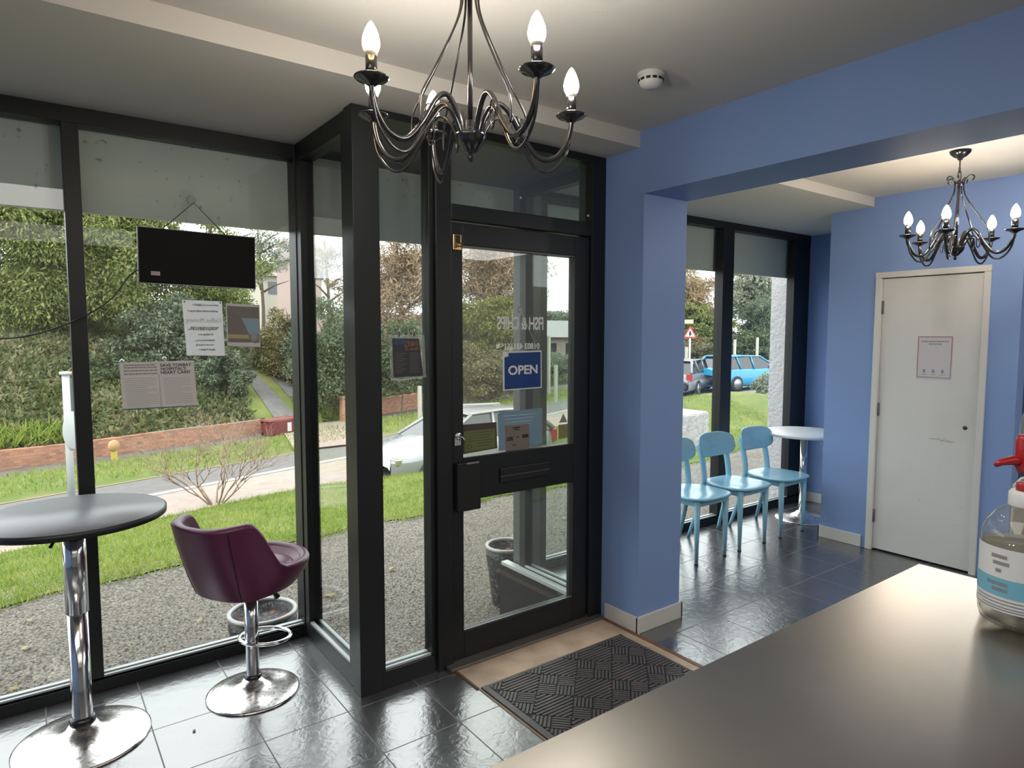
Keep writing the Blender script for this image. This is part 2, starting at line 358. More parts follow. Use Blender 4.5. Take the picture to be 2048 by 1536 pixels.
window_x('window_1', -2.6, 1.16, [(-1.74, -1.685), (-0.80, -0.745), (0.152, 0.211)], 0.05, 0.065)
window_x('window_2', 2.64, 5.82, [(3.56, 3.63), (4.52, 4.66)], 0.06, 0.25, zt=2.395, ztop=2.455)
# recess side panel (left) along Y
def window_y(name, x0, x1, y0, y1, jy0, jy1, xg, sill_side):
    r = root_struct(name)
    f = MB().box(x0, x1, y0, y1, 0, 0.085).box(x0, x1, y0, y1, 2.385, 2.47)
    f.box(x0, x1, y0, y0+jy0, 0.085, 2.385).box(x0, x1, y1-jy1, y1, 0.085, 2.385)
    f.build('frame', M_FRAME, r, bevel=0.002)
    b = MB().box(xg-0.03, xg-0.014, y0+jy0, y1-jy1, 0.08, 0.094).box(xg+0.014, xg+0.03, y0+jy0, y1-jy1, 0.08, 0.094)
    b.build('glazing_bead', M_SILL, r)
    MB().box(xg-0.003, xg+0.003, y0+jy0, y1-jy1, 0.085, 2.385).build('pane', M_GLASS, r)
    return r
window_y('window_3', 1.095, 1.165, 2.63, 3.265, 0.06, 0.06, 1.13, 1)
w4 = window_y('window_4', 2.475, 2.535, 2.605, 3.265, 0.03, 0.06, 2.505, -1)
MB().box(2.43, 2.48, 2.70, 3.40, 0.055, 0.075).build('outer_sill', M_SILL, w4)
# corner posts
M_POSTOUT = mat('grey_outer_post', (0.09, 0.105, 0.11), 0.4)
struct(MB().box(1.085, 1.192, 2.548, 2.63, 0, 2.47).build('trim_1', M_FRAME, bevel=0.002))
struct(MB().box(2.50, 2.64, 3.262, 3.365, -0.45, 2.45).build('trim_2', M_POSTOUT, bevel=0.002))
struct(MB().box(1.09, 1.165, 3.262, 3.365, -0.45, 2.47).build('trim_3', M_FRAME, bevel=0.002))
# sidelight (window_5), between post and door frame
w5 = root_struct('window_5')
MB().box(1.192, 1.45, 2.55, 2.63, 0.0, 0.078).box(1.192, 1.45, 2.55, 2.63, 2.44, 2.47).box(1.19, 1.205, 2.555, 2.625, 0.078, 2.44).box(1.437, 1.46, 2.555, 2.625, 0.078, 2.44).build('frame', M_FRAME, w5, bevel=0.002)
MB().box(1.205, 1.437, 2.565, 2.578, 0.074, 0.088).box(1.205, 1.437, 2.594, 2.615, 0.078, 0.088).build('glazing_bead', M_SILL, w5)
MB().box(1.205, 1.437, 2.583, 2.589, 0.078, 2.44).build('pane', M_GLASS, w5)
# door frame with transom pane
w6 = root_struct('window_6')
MB().box(1.46, 1.54, 2.535, 2.64, 0, 2.47).box(2.392, 2.49, 2.535, 2.64, 0, 2.47).box(1.54, 2.392, 2.535, 2.64, 2.432, 2.47).box(1.54, 2.392, 2.535, 2.64, 2.058, 2.128).build('frame', M_FRAME, w6, bevel=0.003)
MB().box(1.54, 2.392, 2.583, 2.589, 2.128, 2.432).build('pane', M_GLASS_D, w6)
for zz, xx in ((2.21, 1.96), (2.16, 2.36)):
    MB().lathe([(0.0, -0.004), (0.008, -0.003), (0.008, 0.003), (0.0, 0.004)], seg=12).xf(Matrix.Translation((xx, 2.53 if xx > 2.3 else 2.578, zz)) @ Matrix.Rotation(PI/2, 4, 'X')).build('hook_stud', M_CHROME, w6)
# glass door
d1 = root_struct('door_1')
dl = MB()
for b in ((1.546, 1.606, 0.02, 2.05), (2.288, 2.386, 0.02, 2.05)): dl.box(b[0], b[1], 2.548, 2.60, b[2], b[3])
for b in ((0.02, 0.15), (0.775, 0.98), (1.952, 2.05)): dl.box(1.606, 2.288, 2.548, 2.60, b[0], b[1])
dl.build('door_leaf', M_FRAME, d1, bevel=0.003)
MB().box(1.606, 2.288, 2.571, 2.577, 0.98, 1.952).build('upper_pane', M_GLASS_D, d1)
MB().box(1.606, 2.288, 2.571, 2.577, 0.15, 0.775).build('lower_pane', M_GLASS_D, d1)
MB().box(1.606, 2.288, 2.553, 2.562, 0.148, 0.154).box(1.606, 2.288, 2.553, 2.562, 1.945, 1.954).build('glazing_bead', M_FRAME_OUT, d1)
MB().box(1.81, 2.12, 2.538, 2.549, 0.835, 0.905).build('letterbox', M_BLACK, d1, bevel=0.004)
MB().box(1.81, 2.12, 2.536, 2.539, 0.865, 0.868).build('letterbox_flap_seam', M_FRAME_OUT, d1)
MB().box(1.553, 1.682, 2.515, 2.549, 0.735, 0.962).build('lock_case', M_BLACK, d1, bevel=0.006)
MB().box(1.60, 1.665, 2.508, 2.52, 0.955, 0.962).build('lock_case_edge', M_CHROME, d1)
cyl = MB().lathe([(0.0, 0.0), (0.016, 0.0), (0.018, 0.012), (0.008, 0.016), (0.0, 0.016)], seg=20).box(-0.018, 0.018, -0.045, 0.0, 0, 0.007)
cyl.xf(Matrix.Translation((1.572, 2.548, 1.085)) @ Matrix.Rotation(PI/2, 4, 'X')).build('key_cylinder', M_CHROME, d1, bevel=0.002)
MB().tube([(1.575, 2.532, 1.085), (1.585, 2.520, 1.08), (1.598, 2.515, 1.06)], 0.004, 8).build('lever', M_CHROME, d1)
lb = MB().box(1.548, 1.594, 2.535, 2.549, 1.925, 1.995).build('latch_plate', M_BRASS, d1, bevel=0.003)
MB().tube([(1.572, 2.535, 1.945), (1.572, 2.510, 1.945)], [0.007, 0.011], 12).build('latch_knob', M_BRASS, lb)
MB().box(1.560, 1.582, 2.528, 2.536, 1.955, 1.990).build('latch_bolt', M_BLACK, lb)
text_mesh('lettering', 'FISH & CHIPS', 0.088, M_WHITEINK, d1, face_y(1.955, 2.569, 1.600, True), sx=0.60, spacing=0.95, bold=0.0015)
text_mesh('phone_lettering', '01803 431161', 0.040, M_WHITEINK, d1, face_y(1.962, 2.569, 1.490, True), sx=0.95, bold=0.001)
# threshold + wood floor panel
struct(MB().box(1.50, 2.47, 2.49, 2.56, 0.0, 0.018).build('trim_4', mat('dull_threshold', (0.22, 0.20, 0.18), 0.4, metal=0.6), bevel=0.004))
struct(MB().box(1.528, 2.462, 1.70, 2.495, -0.004, 0.004).build('floor_wood_panel', M_WOOD))
struct(MB().box(2.455, 2.477, 1.70, 2.495, 0.0, 0.007).box(1.520, 1.530, 2.31, 2.495, 0.0, 0.007).build('trim_5', M_WOODTRIM))

# ---- white inner door ---------------------------------------------------
d2 = root_struct('door_2')
MB().box(4.868, 4.905, 1.582, 2.190, 0.012, 1.94).build('door_leaf', M_DOORW, d2, bevel=0.002)
ar = MB()
for a in (0,):
    ar.box(4.842, 4.860, 2.190, 2.232, 0, 1.945).box(4.842, 4.860, 1.540, 1.578, 0, 1.945).box(4.841, 4.860, 1.538, 2.234, 1.945, 1.985)
    ar.box(4.861, 4.975, 2.191, 2.2245, 0, 1.944).box(4.861, 4.975, 1.546, 1.577, 0, 1.944).box(4.861, 4.975, 1.546, 2.2245, 1.9445, 1.979)
ar.build('architrave', M_WHITE, d2, bevel=0.004)
for z in (1.74, 1.02, 0.25):
    MB().box(4.858, 4.870, 2.180, 2.192, z-0.045, z+0.045).tube([(4.860, 2.187, z-0.046), (4.860, 2.187, z+0.046)], 0.005, 8).build('hinge', mat('dull_hinge', (0.2, 0.19, 0.17), 0.4, metal=0.8), d2)
MB().lathe([(0, 0), (0.011, 0), (0.013, 0.004), (0.005, 0.007), (0, 0.006)], seg=16).xf(Matrix.Translation((4.868, 1.645, 0.948)) @ Matrix.Rotation(-PI/2, 4, 'Y')).build('keyhole', mat('dark_keyhole', (0.06, 0.05, 0.05), 0.4, metal=0.5), d2)
sm_ = MB()
for k in range(26):
    yy = 1.70+rnd.random()*0.13 if k < 16 else 1.60+rnd.random()*0.5
    z0 = 0.845+(yy-1.70)*0.10+rnd.uniform(-0.008, 0.008) if k < 16 else rnd.uniform(0.15, 0.75)
    L = rnd.uniform(0.012, 0.035) if k < 16 else rnd.uniform(0.004, 0.010); t = rnd.uniform(0.001, 0.003)
    sm_.box(4.8672, 4.8682, yy, yy+L, z0, z0+t)
sm_.build('scuff_marks', mat('scuff_grey', (0.30, 0.29, 0.28), 0.6), d2)

# ================================================================== COUNTER AND WHAT STANDS ON IT
CZ = 1.20
ct = thing('service_counter', 'stainless steel service counter top in the foreground', 'counter', (0.3, 0.1, 0))
wt = MB().prism([(0.424, CZ-0.006), (0.418, CZ), (-0.42, CZ), (-0.42, CZ-0.04), (0.410, CZ-0.04), (0.424, CZ-0.034)], 0, -1.6, 1.085)
wt.build('worktop', M_STEEL, ct, world=True)
MB().box(-1.55, 1.05, -0.38, 0.36, 0.08, CZ-0.04).build('front_panel', mat('grey_counter_panel', (0.25, 0.25, 0.24), 0.5), ct, world=True)
MB().box(-1.5, 1.0, -0.34, 0.32, 0.0, 0.08).build('plinth', M_BLACK, ct, world=True)

bx, by = 0.961, 0.255
bt = thing('sanitiser_bottle', 'clear pump bottle with white and pale blue label and red pump on the counter', 'bottle', (bx, by, CZ))
prof = [(0.0, 0.002), (0.036, 0.0), (0.042, 0.004), (0.0445, 0.014), (0.0445, 0.104), (0.0435, 0.114), (0.039, 0.126), (0.030, 0.137), (0.019, 0.144), (0.016, 0.148), (0.016, 0.152)]
MB().lathe(prof, seg=48).build('bottle_body', M_BOTTLE, bt)
MB().lathe([(0.0, 0.006), (0.039, 0.006), (0.0425, 0.014), (0.0425, 0.094), (0.0, 0.094)], seg=40).build('clear_gel', glass_mat('gel', tint=(0.90, 0.89, 0.85), base=0.01, haze=0.16, hazecol=(0.62, 0.58, 0.48)), bt)
def band(r, z0, z1, a0=0, a1=2*PI, n=48):
    return MB().grid(lambda u, v: (r*math.cos(a0+(a1-a0)*u), r*math.sin(a0+(a1-a0)*u), z0+(z1-z0)*v), n, 2)
lab = band(0.0452, 0.022, 0.098).build('label', mat('label_white', (0.80, 0.80, 0.80), 0.35), bt)
band(0.0455, 0.040, 0.062).build('label_blue_stripe', mat('label_pale_blue', (0.20, 0.50, 0.65), 0.35), lab)
li = MB()
aC = math.atan2(-by, -bx)
for k, (z, a, b) in enumerate([(0.088, 0.35, 0.75), (0.080, 0.30, 0.70), (0.071, 0.48, 0.62), (0.055, 0.30, 0.85), (0.048, 0.3, 0.7), (0.036, -0.9, 1.2), (0.032, -0.9, 1.2), (0.028, -0.9, 1.0), (0.025, -0.6, 1.2)]):
    h = 0.0022 if k < 5 else 0.0006
    aa, ab = aC-b, aC-a
    n = 14 if k < 5 else 1
    for q in range(n):
        s0 = aa+(ab-aa)*q/n; s1 = s0+(ab-aa)/n*(0.65 if k < 5 else 1)
        li.grid(lambda u, v: (0.0457*math.cos(s0+(s1-s0)*u), 0.0457*math.sin(s0+(s1-s0)*u), z-h+2*h*v), 3 if k < 5 else 30, 2)
li.build('label_small_print', M_INKG, lab)
MB().lathe([(0.0, 0.143), (0.019, 0.143), (0.0195, 0.146), (0.0195, 0.160), (0.017, 0.163), (0.0, 0.163)], seg=32).build('collar', mat('white_collar', (0.78, 0.78, 0.78), 0.4), bt)
pp = MB().lathe([(0.0, 0.163), (0.0125, 0.163), (0.0125, 0.172), (0.005, 0.173), (0.005, 0.185), (0.0, 0.185)], seg=24).build('pump_stem', M_RED, bt)
pa = math.atan2(_rt.y*-1, _rt.x*-1)
ph = MB().lathe([(0.0, 0.184), (0.012, 0.184), (0.0155, 0.192), (0.0155, 0.224), (0.013, 0.230), (0.0, 0.231)], seg=24)
ph.tube([(0, 0, 0.197), (0.022*math.cos(pa), 0.022*math.sin(pa), 0.200), (0.036*math.cos(pa), 0.036*math.sin(pa), 0.1975), (0.042*math.cos(pa), 0.042*math.sin(pa), 0.194)], [0.0065, 0.0055, 0.004, 0.0025], 12)
ph.build('pump_head', M_RED, bt)
MB().lathe([(0.012, 0.231), (0.013, 0.232), (0.011, 0.252), (0.007, 0.262), (0.0, 0.264)], seg=20).build('clear_cap', M_CLEAR, bt)
# leaflet holder behind it
lh = thing('card_holder', 'small grey metal card holder behind the pump bottle on the counter', 'holder', (1.045, 0.245, CZ), rotz=math.radians(-62))
MB().box(-0.045, 0.045, -0.025, 0.03, 0.0, 0.006).build('base', M_STEEL, lh, bevel=0.002)
bp = MB(); pts = [(-0.045, 0.006), (0.045, 0.006), (0.045, 0.165), (-0.030, 0.165), (-0.038, 0.162), (-0.044, 0.155)]
bp.prism(pts, 1, 0.008, 0.011).build('back_plate', mat('beige_grey_card', (0.33, 0.30, 0.24), 0.5), lh)
MB().tube([(-0.045, 0.0095, 0.006), (-0.045, 0.0095, 0.154), (-0.038, 0.0095, 0.163), (-0.030, 0.0095, 0.166), (0.045, 0.0095, 0.166)], 0.0022, 8).build('pale_rim', mat('pale_grey_rim', (0.55, 0.56, 0.52), 0.4), lh)

# ================================================================== HIGH TABLE, STOOL
def lathe_base(r, h, rn):
    return [(0.0, 0.001), (r-0.004, 0.0), (r, 0.002), (r, 0.006), (r-0.008, 0.009), (r*0.72, 0.018), (r*0.45, 0.030), (rn*1.9, h*0.72), (rn*1.35, h), (0.0, h)]
ht = thing('bar_table', 'tall round dark topped bar table on a chrome column beside the window', 'table', (0.112, 2.905, 0))
MB().lathe(lathe_base(0.228, 0.075, 0.03), seg=64).build('base', M_BRUSHED, ht)
MB().lathe([(0.0, 0.07), (0.043, 0.07), (0.045, 0.085), (0.040, 0.098), (0.0, 0.098)], seg=32).build('collar', M_BLACKMETAL, ht)
MB().lathe([(0.034, 0.09), (0.034, 0.52), (0.0, 0.52)], seg=32).build('lower_column', M_CHROME, ht)
MB().lathe([(0.0, 0.505), (0.038, 0.505), (0.038, 0.86), (0.0, 0.86)], seg=32).build('upper_column', M_CHROME, ht)
tt = MB().lathe([(0.0, 0.862), (0.300, 0.862), (0.308, 0.866), (0.309, 0.880), (0.305, 0.886), (0.0, 0.8862)], seg=96).build('table_top', M_TABLE, ht)
MB().lathe([(0.302, 0.860), (0.311, 0.862), (0.3115, 0.882), (0.306, 0.8858)], seg=96).build('edge_band', M_TABLE_EDGE, tt)
MB().lathe([(0.0, 0.845), (0.11, 0.845), (0.11, 0.862), (0.0, 0.862)], seg=24).build('top_plate', M_BLACK, ht)
MB().tube([(-0.02, -0.02, 0.845), (-0.055, -0.10, 0.825), (-0.075, -0.125, 0.80)], [0.004, 0.004, 0.006], 8).build('height_lever', M_BLACK, ht)

SA = math.radians(30)     # the stool faces right and a little away
st = thing('bar_stool', 'plum leatherette bar stool with swept back on a chrome pedestal', 'stool', (0.730, 2.875, 0), SA)
MB().lathe(lathe_base(0.190, 0.066, 0.026), seg=64).build('base', M_BRUSHED, st)
MB().lathe([(0.0, 0.06), (0.034, 0.06), (0.036, 0.072), (0.031, 0.082), (0.0, 0.082)], seg=32).build('collar', M_BLACKMETAL, st)
MB().lathe([(0.0275, 0.075), (0.0275, 0.20), (0.0285, 0.202), (0.0285, 0.44), (0.0, 0.44)], seg=32).build('column', M_CHROME, st)
mech = MB().lathe([(0.0, 0.405), (0.036, 0.408), (0.042, 0.425), (0.044, 0.455), (0.0, 0.465)], seg=24).box(-0.07, 0.135, -0.075, 0.075, 0.455, 0.480)
mech.prism([(0.03, 0.41), (0.09, 0.44), (0.15, 0.475), (-0.03, 0.475)], 1, -0.03, 0.03)
mech.build('seat_mechanism', M_BLACK, st, bevel=0.006)
MB().tube([(0.04, -0.035, 0.44), (0.075, -0.06, 0.425), (0.085, -0.068, 0.400)], [0.007, 0.009, 0.014], 10).build('lever', M_BLACK, st)
ring = []
for k in range(40):
    a = 2*PI*k/40; ring.append((0.078+0.108*math.cos(a), 0.104*math.sin(a), 0.215-0.012*math.cos(a)))
MB().tube(ring, 0.0085, 10, closed=True).build('footrest_ring', M_CHROME, st)
def shell_pt(th, v, inner=0.0):
    """th: 0 = front; v: 0 bottom .. 1 rim"""
    b = (1-math.cos(th))/2
    rim = 0.580 + 0.212*ss(0.47, 0.78, b) + 0.006*math.cos(3*th)
    lean = 0.075*ss(0.45, 0.95, b)
    hx = 0.235 if math.cos(th) > 0 else 0.215
    e = 0.72
    cx = math.copysign(abs(math.cos(th))**e, math.cos(th)); cy = math.copysign(abs(math.sin(th))**e, math.sin(th))
    zb = 0.482
    fl = math.sin(v*PI/2)**0.75
    taper = 0.87+0.13*fl
    front_cut = 1.0 if math.cos(th) <= 0 else 1
    x = cx*(hx*taper+lean*v - inner); y = cy*(0.205*taper + 0.012*v - inner)
    if math.cos(th) > 0: x = cx*((0.135+0.105*fl) - inner)
    x -= 0.008
    return x, y, zb + (rim-zb)*v
sh = MB()
NU, NVv = 72, 14
sh.grid(lambda u, v: shell_pt(2*PI*u, v), NU, NVv, wrapu=True)
# rolled rim and inner face
def roll(u, v):
    th = 2*PI*u; o = shell_pt(th, 1.0); i = shell_pt(th, 1.0, 0.040)
    a = PI*v; mx, my = (o[0]+i[0])/2, (o[1]+i[1])/2
    c = math.cos(a); return (mx+(o[0]-mx)*c, my+(o[1]-my)*c, o[2]+0.014*math.sin(a))
sh.grid(roll, NU, 7, wrapu=True)
def innerf(u, v):
    th = 2*PI*u; i = shell_pt(th, 1.0, 0.040); zc = 0.562; f = shell_pt(th, 0.5, 0.045)
    return (i[0]+(f[0]-i[0])*v, i[1]+(f[1]-i[1])*v, i[2]+(zc-i[2])*v)
sh.grid(innerf, NU, 8, wrapu=True)
def bottomf(u, v):
    p = shell_pt(2*PI*u, 0.0); return (p[0]*(1-v), p[1]*(1-v), p[2]-0.010*math.sin(v*PI/2))
sh.grid(bottomf, NU, 5, wrapu=True)
so = sh.build('seat_shell', M_PURPLE, st)
def cush(u, v):
    th = 2*PI*u; f = shell_pt(th, 0.5, 0.043); r = math.cos(v*PI/2)
    return (f[0]*r, f[1]*r, 0.560+0.026*math.sin(v*PI/2))
MB().grid(cush, NU, 8, wrapu=True).build('seat_cushion', M_PURPLE, st)
for sgn in (-1, 1):
    pth = []
    for k in range(15):
        v = k/14; p = shell_pt(sgn*math.radians(143), v); n_ = Vector((p[0], p[1], 0)).normalized()*0.0005
        pth.append((p[0]+n_.x, p[1]+n_.y, p[2]))
    MB().tube(pth, 0.0028, 6).build('seam_piping', M_PURPLE_D, so)

# ================================================================== CHAIRS + WHITE TABLE (side room)
def make_chair(label):
    t = thing('side_chair', label, 'chair', (4.21, 2.90, 0), 0, 'pale blue chairs in a row under the side window')
    # local: faces -Y; seat y -0.23..0.17, back posts at y 0.15..0.25
    def seat(u, v):
        th = 2*PI*u; c, s_ = math.cos(th), math.sin(th); e = 0.62
        x = math.copysign(abs(c)**e, c); y = math.copysign(abs(s_)**e, s_)
        hw = 0.215 - 0.025*max(0, y)
        lay = [(0.0, 0.0), (0.90, 0.0), (0.985, 0.004), (1.0, 0.011), (0.985, 0.018), (0.93, 0.020), (0.5, 0.012), (0.0, 0.009)]
        k = int(round(v*7)); r, h = lay[k]
        return (x*hw*r, -0.03+y*0.205*r, 0.437+h+0.010*r*r*(max(0, y)*0.6))
    MB().grid(seat, 44, 8, wrapu=True).build('seat', M_CHAIR, t)
    MB().box(-0.165, 0.165, -0.175, -0.150, 0.395, 0.437).box(-0.150, 0.150, 0.125, 0.148, 0.395, 0.437).box(-0.165, -0.143, -0.15, 0.13, 0.395, 0.437).box(0.143, 0.165, -0.15, 0.13, 0.395, 0.437).build('seat_frame', M_CHAIR, t)
    for s_ in (-1, 1):
        MB().tube([(s_*0.155, -0.165, 0.0), (s_*0.156, -0.165, 0.2), (s_*0.157, -0.163, 0.437)], [0.012, 0.0175, 0.023], 10).build('front_leg', M_CHAIR, t)
    for s_ in (-1, 1):
        MB().tube(smooth_path([(s_*0.185, 0.265, 0.0), (s_*0.165, 0.200, 0.22), (s_*0.152, 0.158, 0.42), (s_*0.150, 0.160, 0.52), (s_*0.150, 0.185, 0.64), (s_*0.148, 0.215, 0.72)], 4),
                  [0.012+0.010*min(1, i/8) for i in range(21)], 10).build('rear_leg', M_CHAIR, t)
    def back(u, v):
        th = 2*PI*u; c, s_ = math.cos(th), math.sin(th); e = 0.60
        x = math.copysign(abs(c)**e, c)*0.213; z = math.copysign(abs(s_)**e, s_)*0.090
        f = [0.0, 0.92, 1.0, 1.0, 0.92, 0.0][int(round(v*5))]; d = [-0.010, -0.010, -0.004, 0.004, 0.010, 0.010][int(round(v*5))]
        x *= f; z *= f
        return (x, 0.200 + d + 0.22*z - 1.15*x*x*0.9, 0.712+z)
    MB().grid(back, 44, 6, wrapu=True).build('backrest', M_CHAIR, t)
    for s_ in (-1, 1): MB().lathe([(0.0, 0.0), (0.014, 0.0), (0.014, 0.008), (0.0, 0.008)], s_*0.155, -0.165, 0).build('foot_cap', M_BLACK, t)
    return t
GR = 'pale blue chairs in a row under the side window'
ch = make_chair('pale blue plastic chair in the middle of the row of three by the side window')
dup(ch, (3.725, 2.90, 0), 0, 'pale blue plastic chair partly hidden behind the blue pillar')
dup(ch, (4.725, 2.895, 0), 0, 'pale blue plastic chair nearest the round white table')
wtb = thing('round_table', 'round white table on a chrome column in the alcove beside the blue chairs', 'table', (5.21, 2.925, 0))
MB().lathe(lathe_base(0.215, 0.07, 0.028), seg=64).build('base', M_BRUSHED, wtb)
MB().lathe([(0.0, 0.06), (0.028, 0.06), (0.028, 0.71), (0.0, 0.71)], seg=24).build('column', M_CHROME, wtb)
MB().lathe([(0.0, 0.715), (0.318, 0.715), (0.325, 0.720), (0.325, 0.735), (0.320, 0.740), (0.0, 0.740)], seg=80).build('table_top', M_WTABLE, wtb)
MB().tube([(0.03, -0.02, 0.70), (-0.05, -0.16, 0.69), (-0.06, -0.19, 0.66)], 0.005, 8).build('height_lever', M_CHROME, wtb)

# ================================================================== DOORMAT
dm = thing('doormat', 'black rubber doormat with ribbed parquet relief in front of the glass door', 'mat', (1.96, 2.02, 0.004))
X0, X1, Y0, Y1 = 1.535, 2.398, 1.72, 2.300
MB().box(X0, X1, Y0, Y1, 0.004, 0.009).build('rubber_base', M_MAT, dm, world=True)
MB().box(X0, X0+0.030, Y0, Y1, 0.009, 0.012).box(X1-0.012, X1, Y0, Y1, 0.009, 0.011).box(X0, X1, Y1-0.014, Y1, 0.009, 0.011).build('border', M_RIB, dm, world=True, bevel=0.002)
ribs = MB(); S = 0.160; R2 = math.sqrt(0.5)
def rib(p, q, wd=0.0038):
    # clip to the mat
    x0, y0, x1, y1 = p[0], p[1], q[0], q[1]; t0, t1 = 0.0, 1.0
    for a, b, lo, hi in ((x0, x1, X0+0.034, X1-0.016), (y0, y1, Y0+0.01, Y1-0.018)):
        d = b-a
        if abs(d) < 1e-9:
            if a < lo or a > hi: return
        else:
            u, v = sorted(((lo-a)/d, (hi-a)/d)); t0 = max(t0, u); t1 = min(t1, v)
    if t1-t0 <= 0.02: return
    ax, ay, bx_, by_ = x0+(x1-x0)*t0, y0+(y1-y0)*t0, x0+(x1-x0)*t1, y0+(y1-y0)*t1
    L = math.hypot(bx_-ax, by_-ay)
    if L < 0.004: return
    nx, ny = -(by_-ay)/L*wd, (bx_-ax)/L*wd; zt = 0.0125
    v = [(ax+nx, ay+ny, 0.009), (bx_+nx, by_+ny, 0.009), (bx_-nx, by_-ny, 0.009), (ax-nx, ay-ny, 0.009)]
    v += [(a+(0.0), b, zt) for a, b, _ in v]
    ribs.add(v, [(4, 5, 6, 7), (0, 1, 5, 4), (1, 2, 6, 5), (2, 3, 7, 6), (3, 0, 4, 7)])
def W2(u, v): return (1.699+(u-v)*R2, 2.116+(u+v)*R2)
for i in range(-12, 13):
    for j in range(-12, 13):
        u0, v0 = i*S, j*S
        cxx, cyy = W2(u0+S/2, v0+S/2)
        if not (X0-0.12 < cxx < X1+0.12 and Y0-0.12 < cyy < Y1+0.12): continue
        g = 0.004
        if (i+j) % 2 == 0:       # ribs parallel to the room's X axis across the diamond
            n = 12
            for k in range(n):
                d = (k+0.5)/n*2-1; half = (1-abs(d))*S*R2-g
                if half > 0.004: rib((cxx-half, cyy+d*S*R2), (cxx+half, cyy+d*S*R2), 0.0055)
        else:                    # four small squares, ribs turned in alternate directions
            for a in (0, 1):
                for b in (0, 1):
                    uu, vv = u0+a*S/2, v0+b*S/2; n = 5
                    for k in range(n):
                        t = (k+0.5)/n*S/2
                        if (a+b) % 2: rib(W2(uu+t, vv+g), W2(uu+t, vv+S/2-g), 0.0048)
                        else: rib(W2(uu+g, vv+t), W2(uu+S/2-g, vv+t), 0.0048)
ribs.build('parquet_ribs', M_RIB, dm, world=True)
for x, y, r, l in ((0.463, 2.714, 0.006, 'white crumb on the floor tile between the table base and stool base'), (1.045, 3.16, 0.005, 'white crumb on the floor by the corner of the window')):
    tag(MB().lathe([(0.0, 0.0), (r, r*0.4), (r*0.8, r*1.2), (0.0, r*1.5)], x, y, 0.0, seg=10).build('crumb', M_WHITE), l, 'crumb')

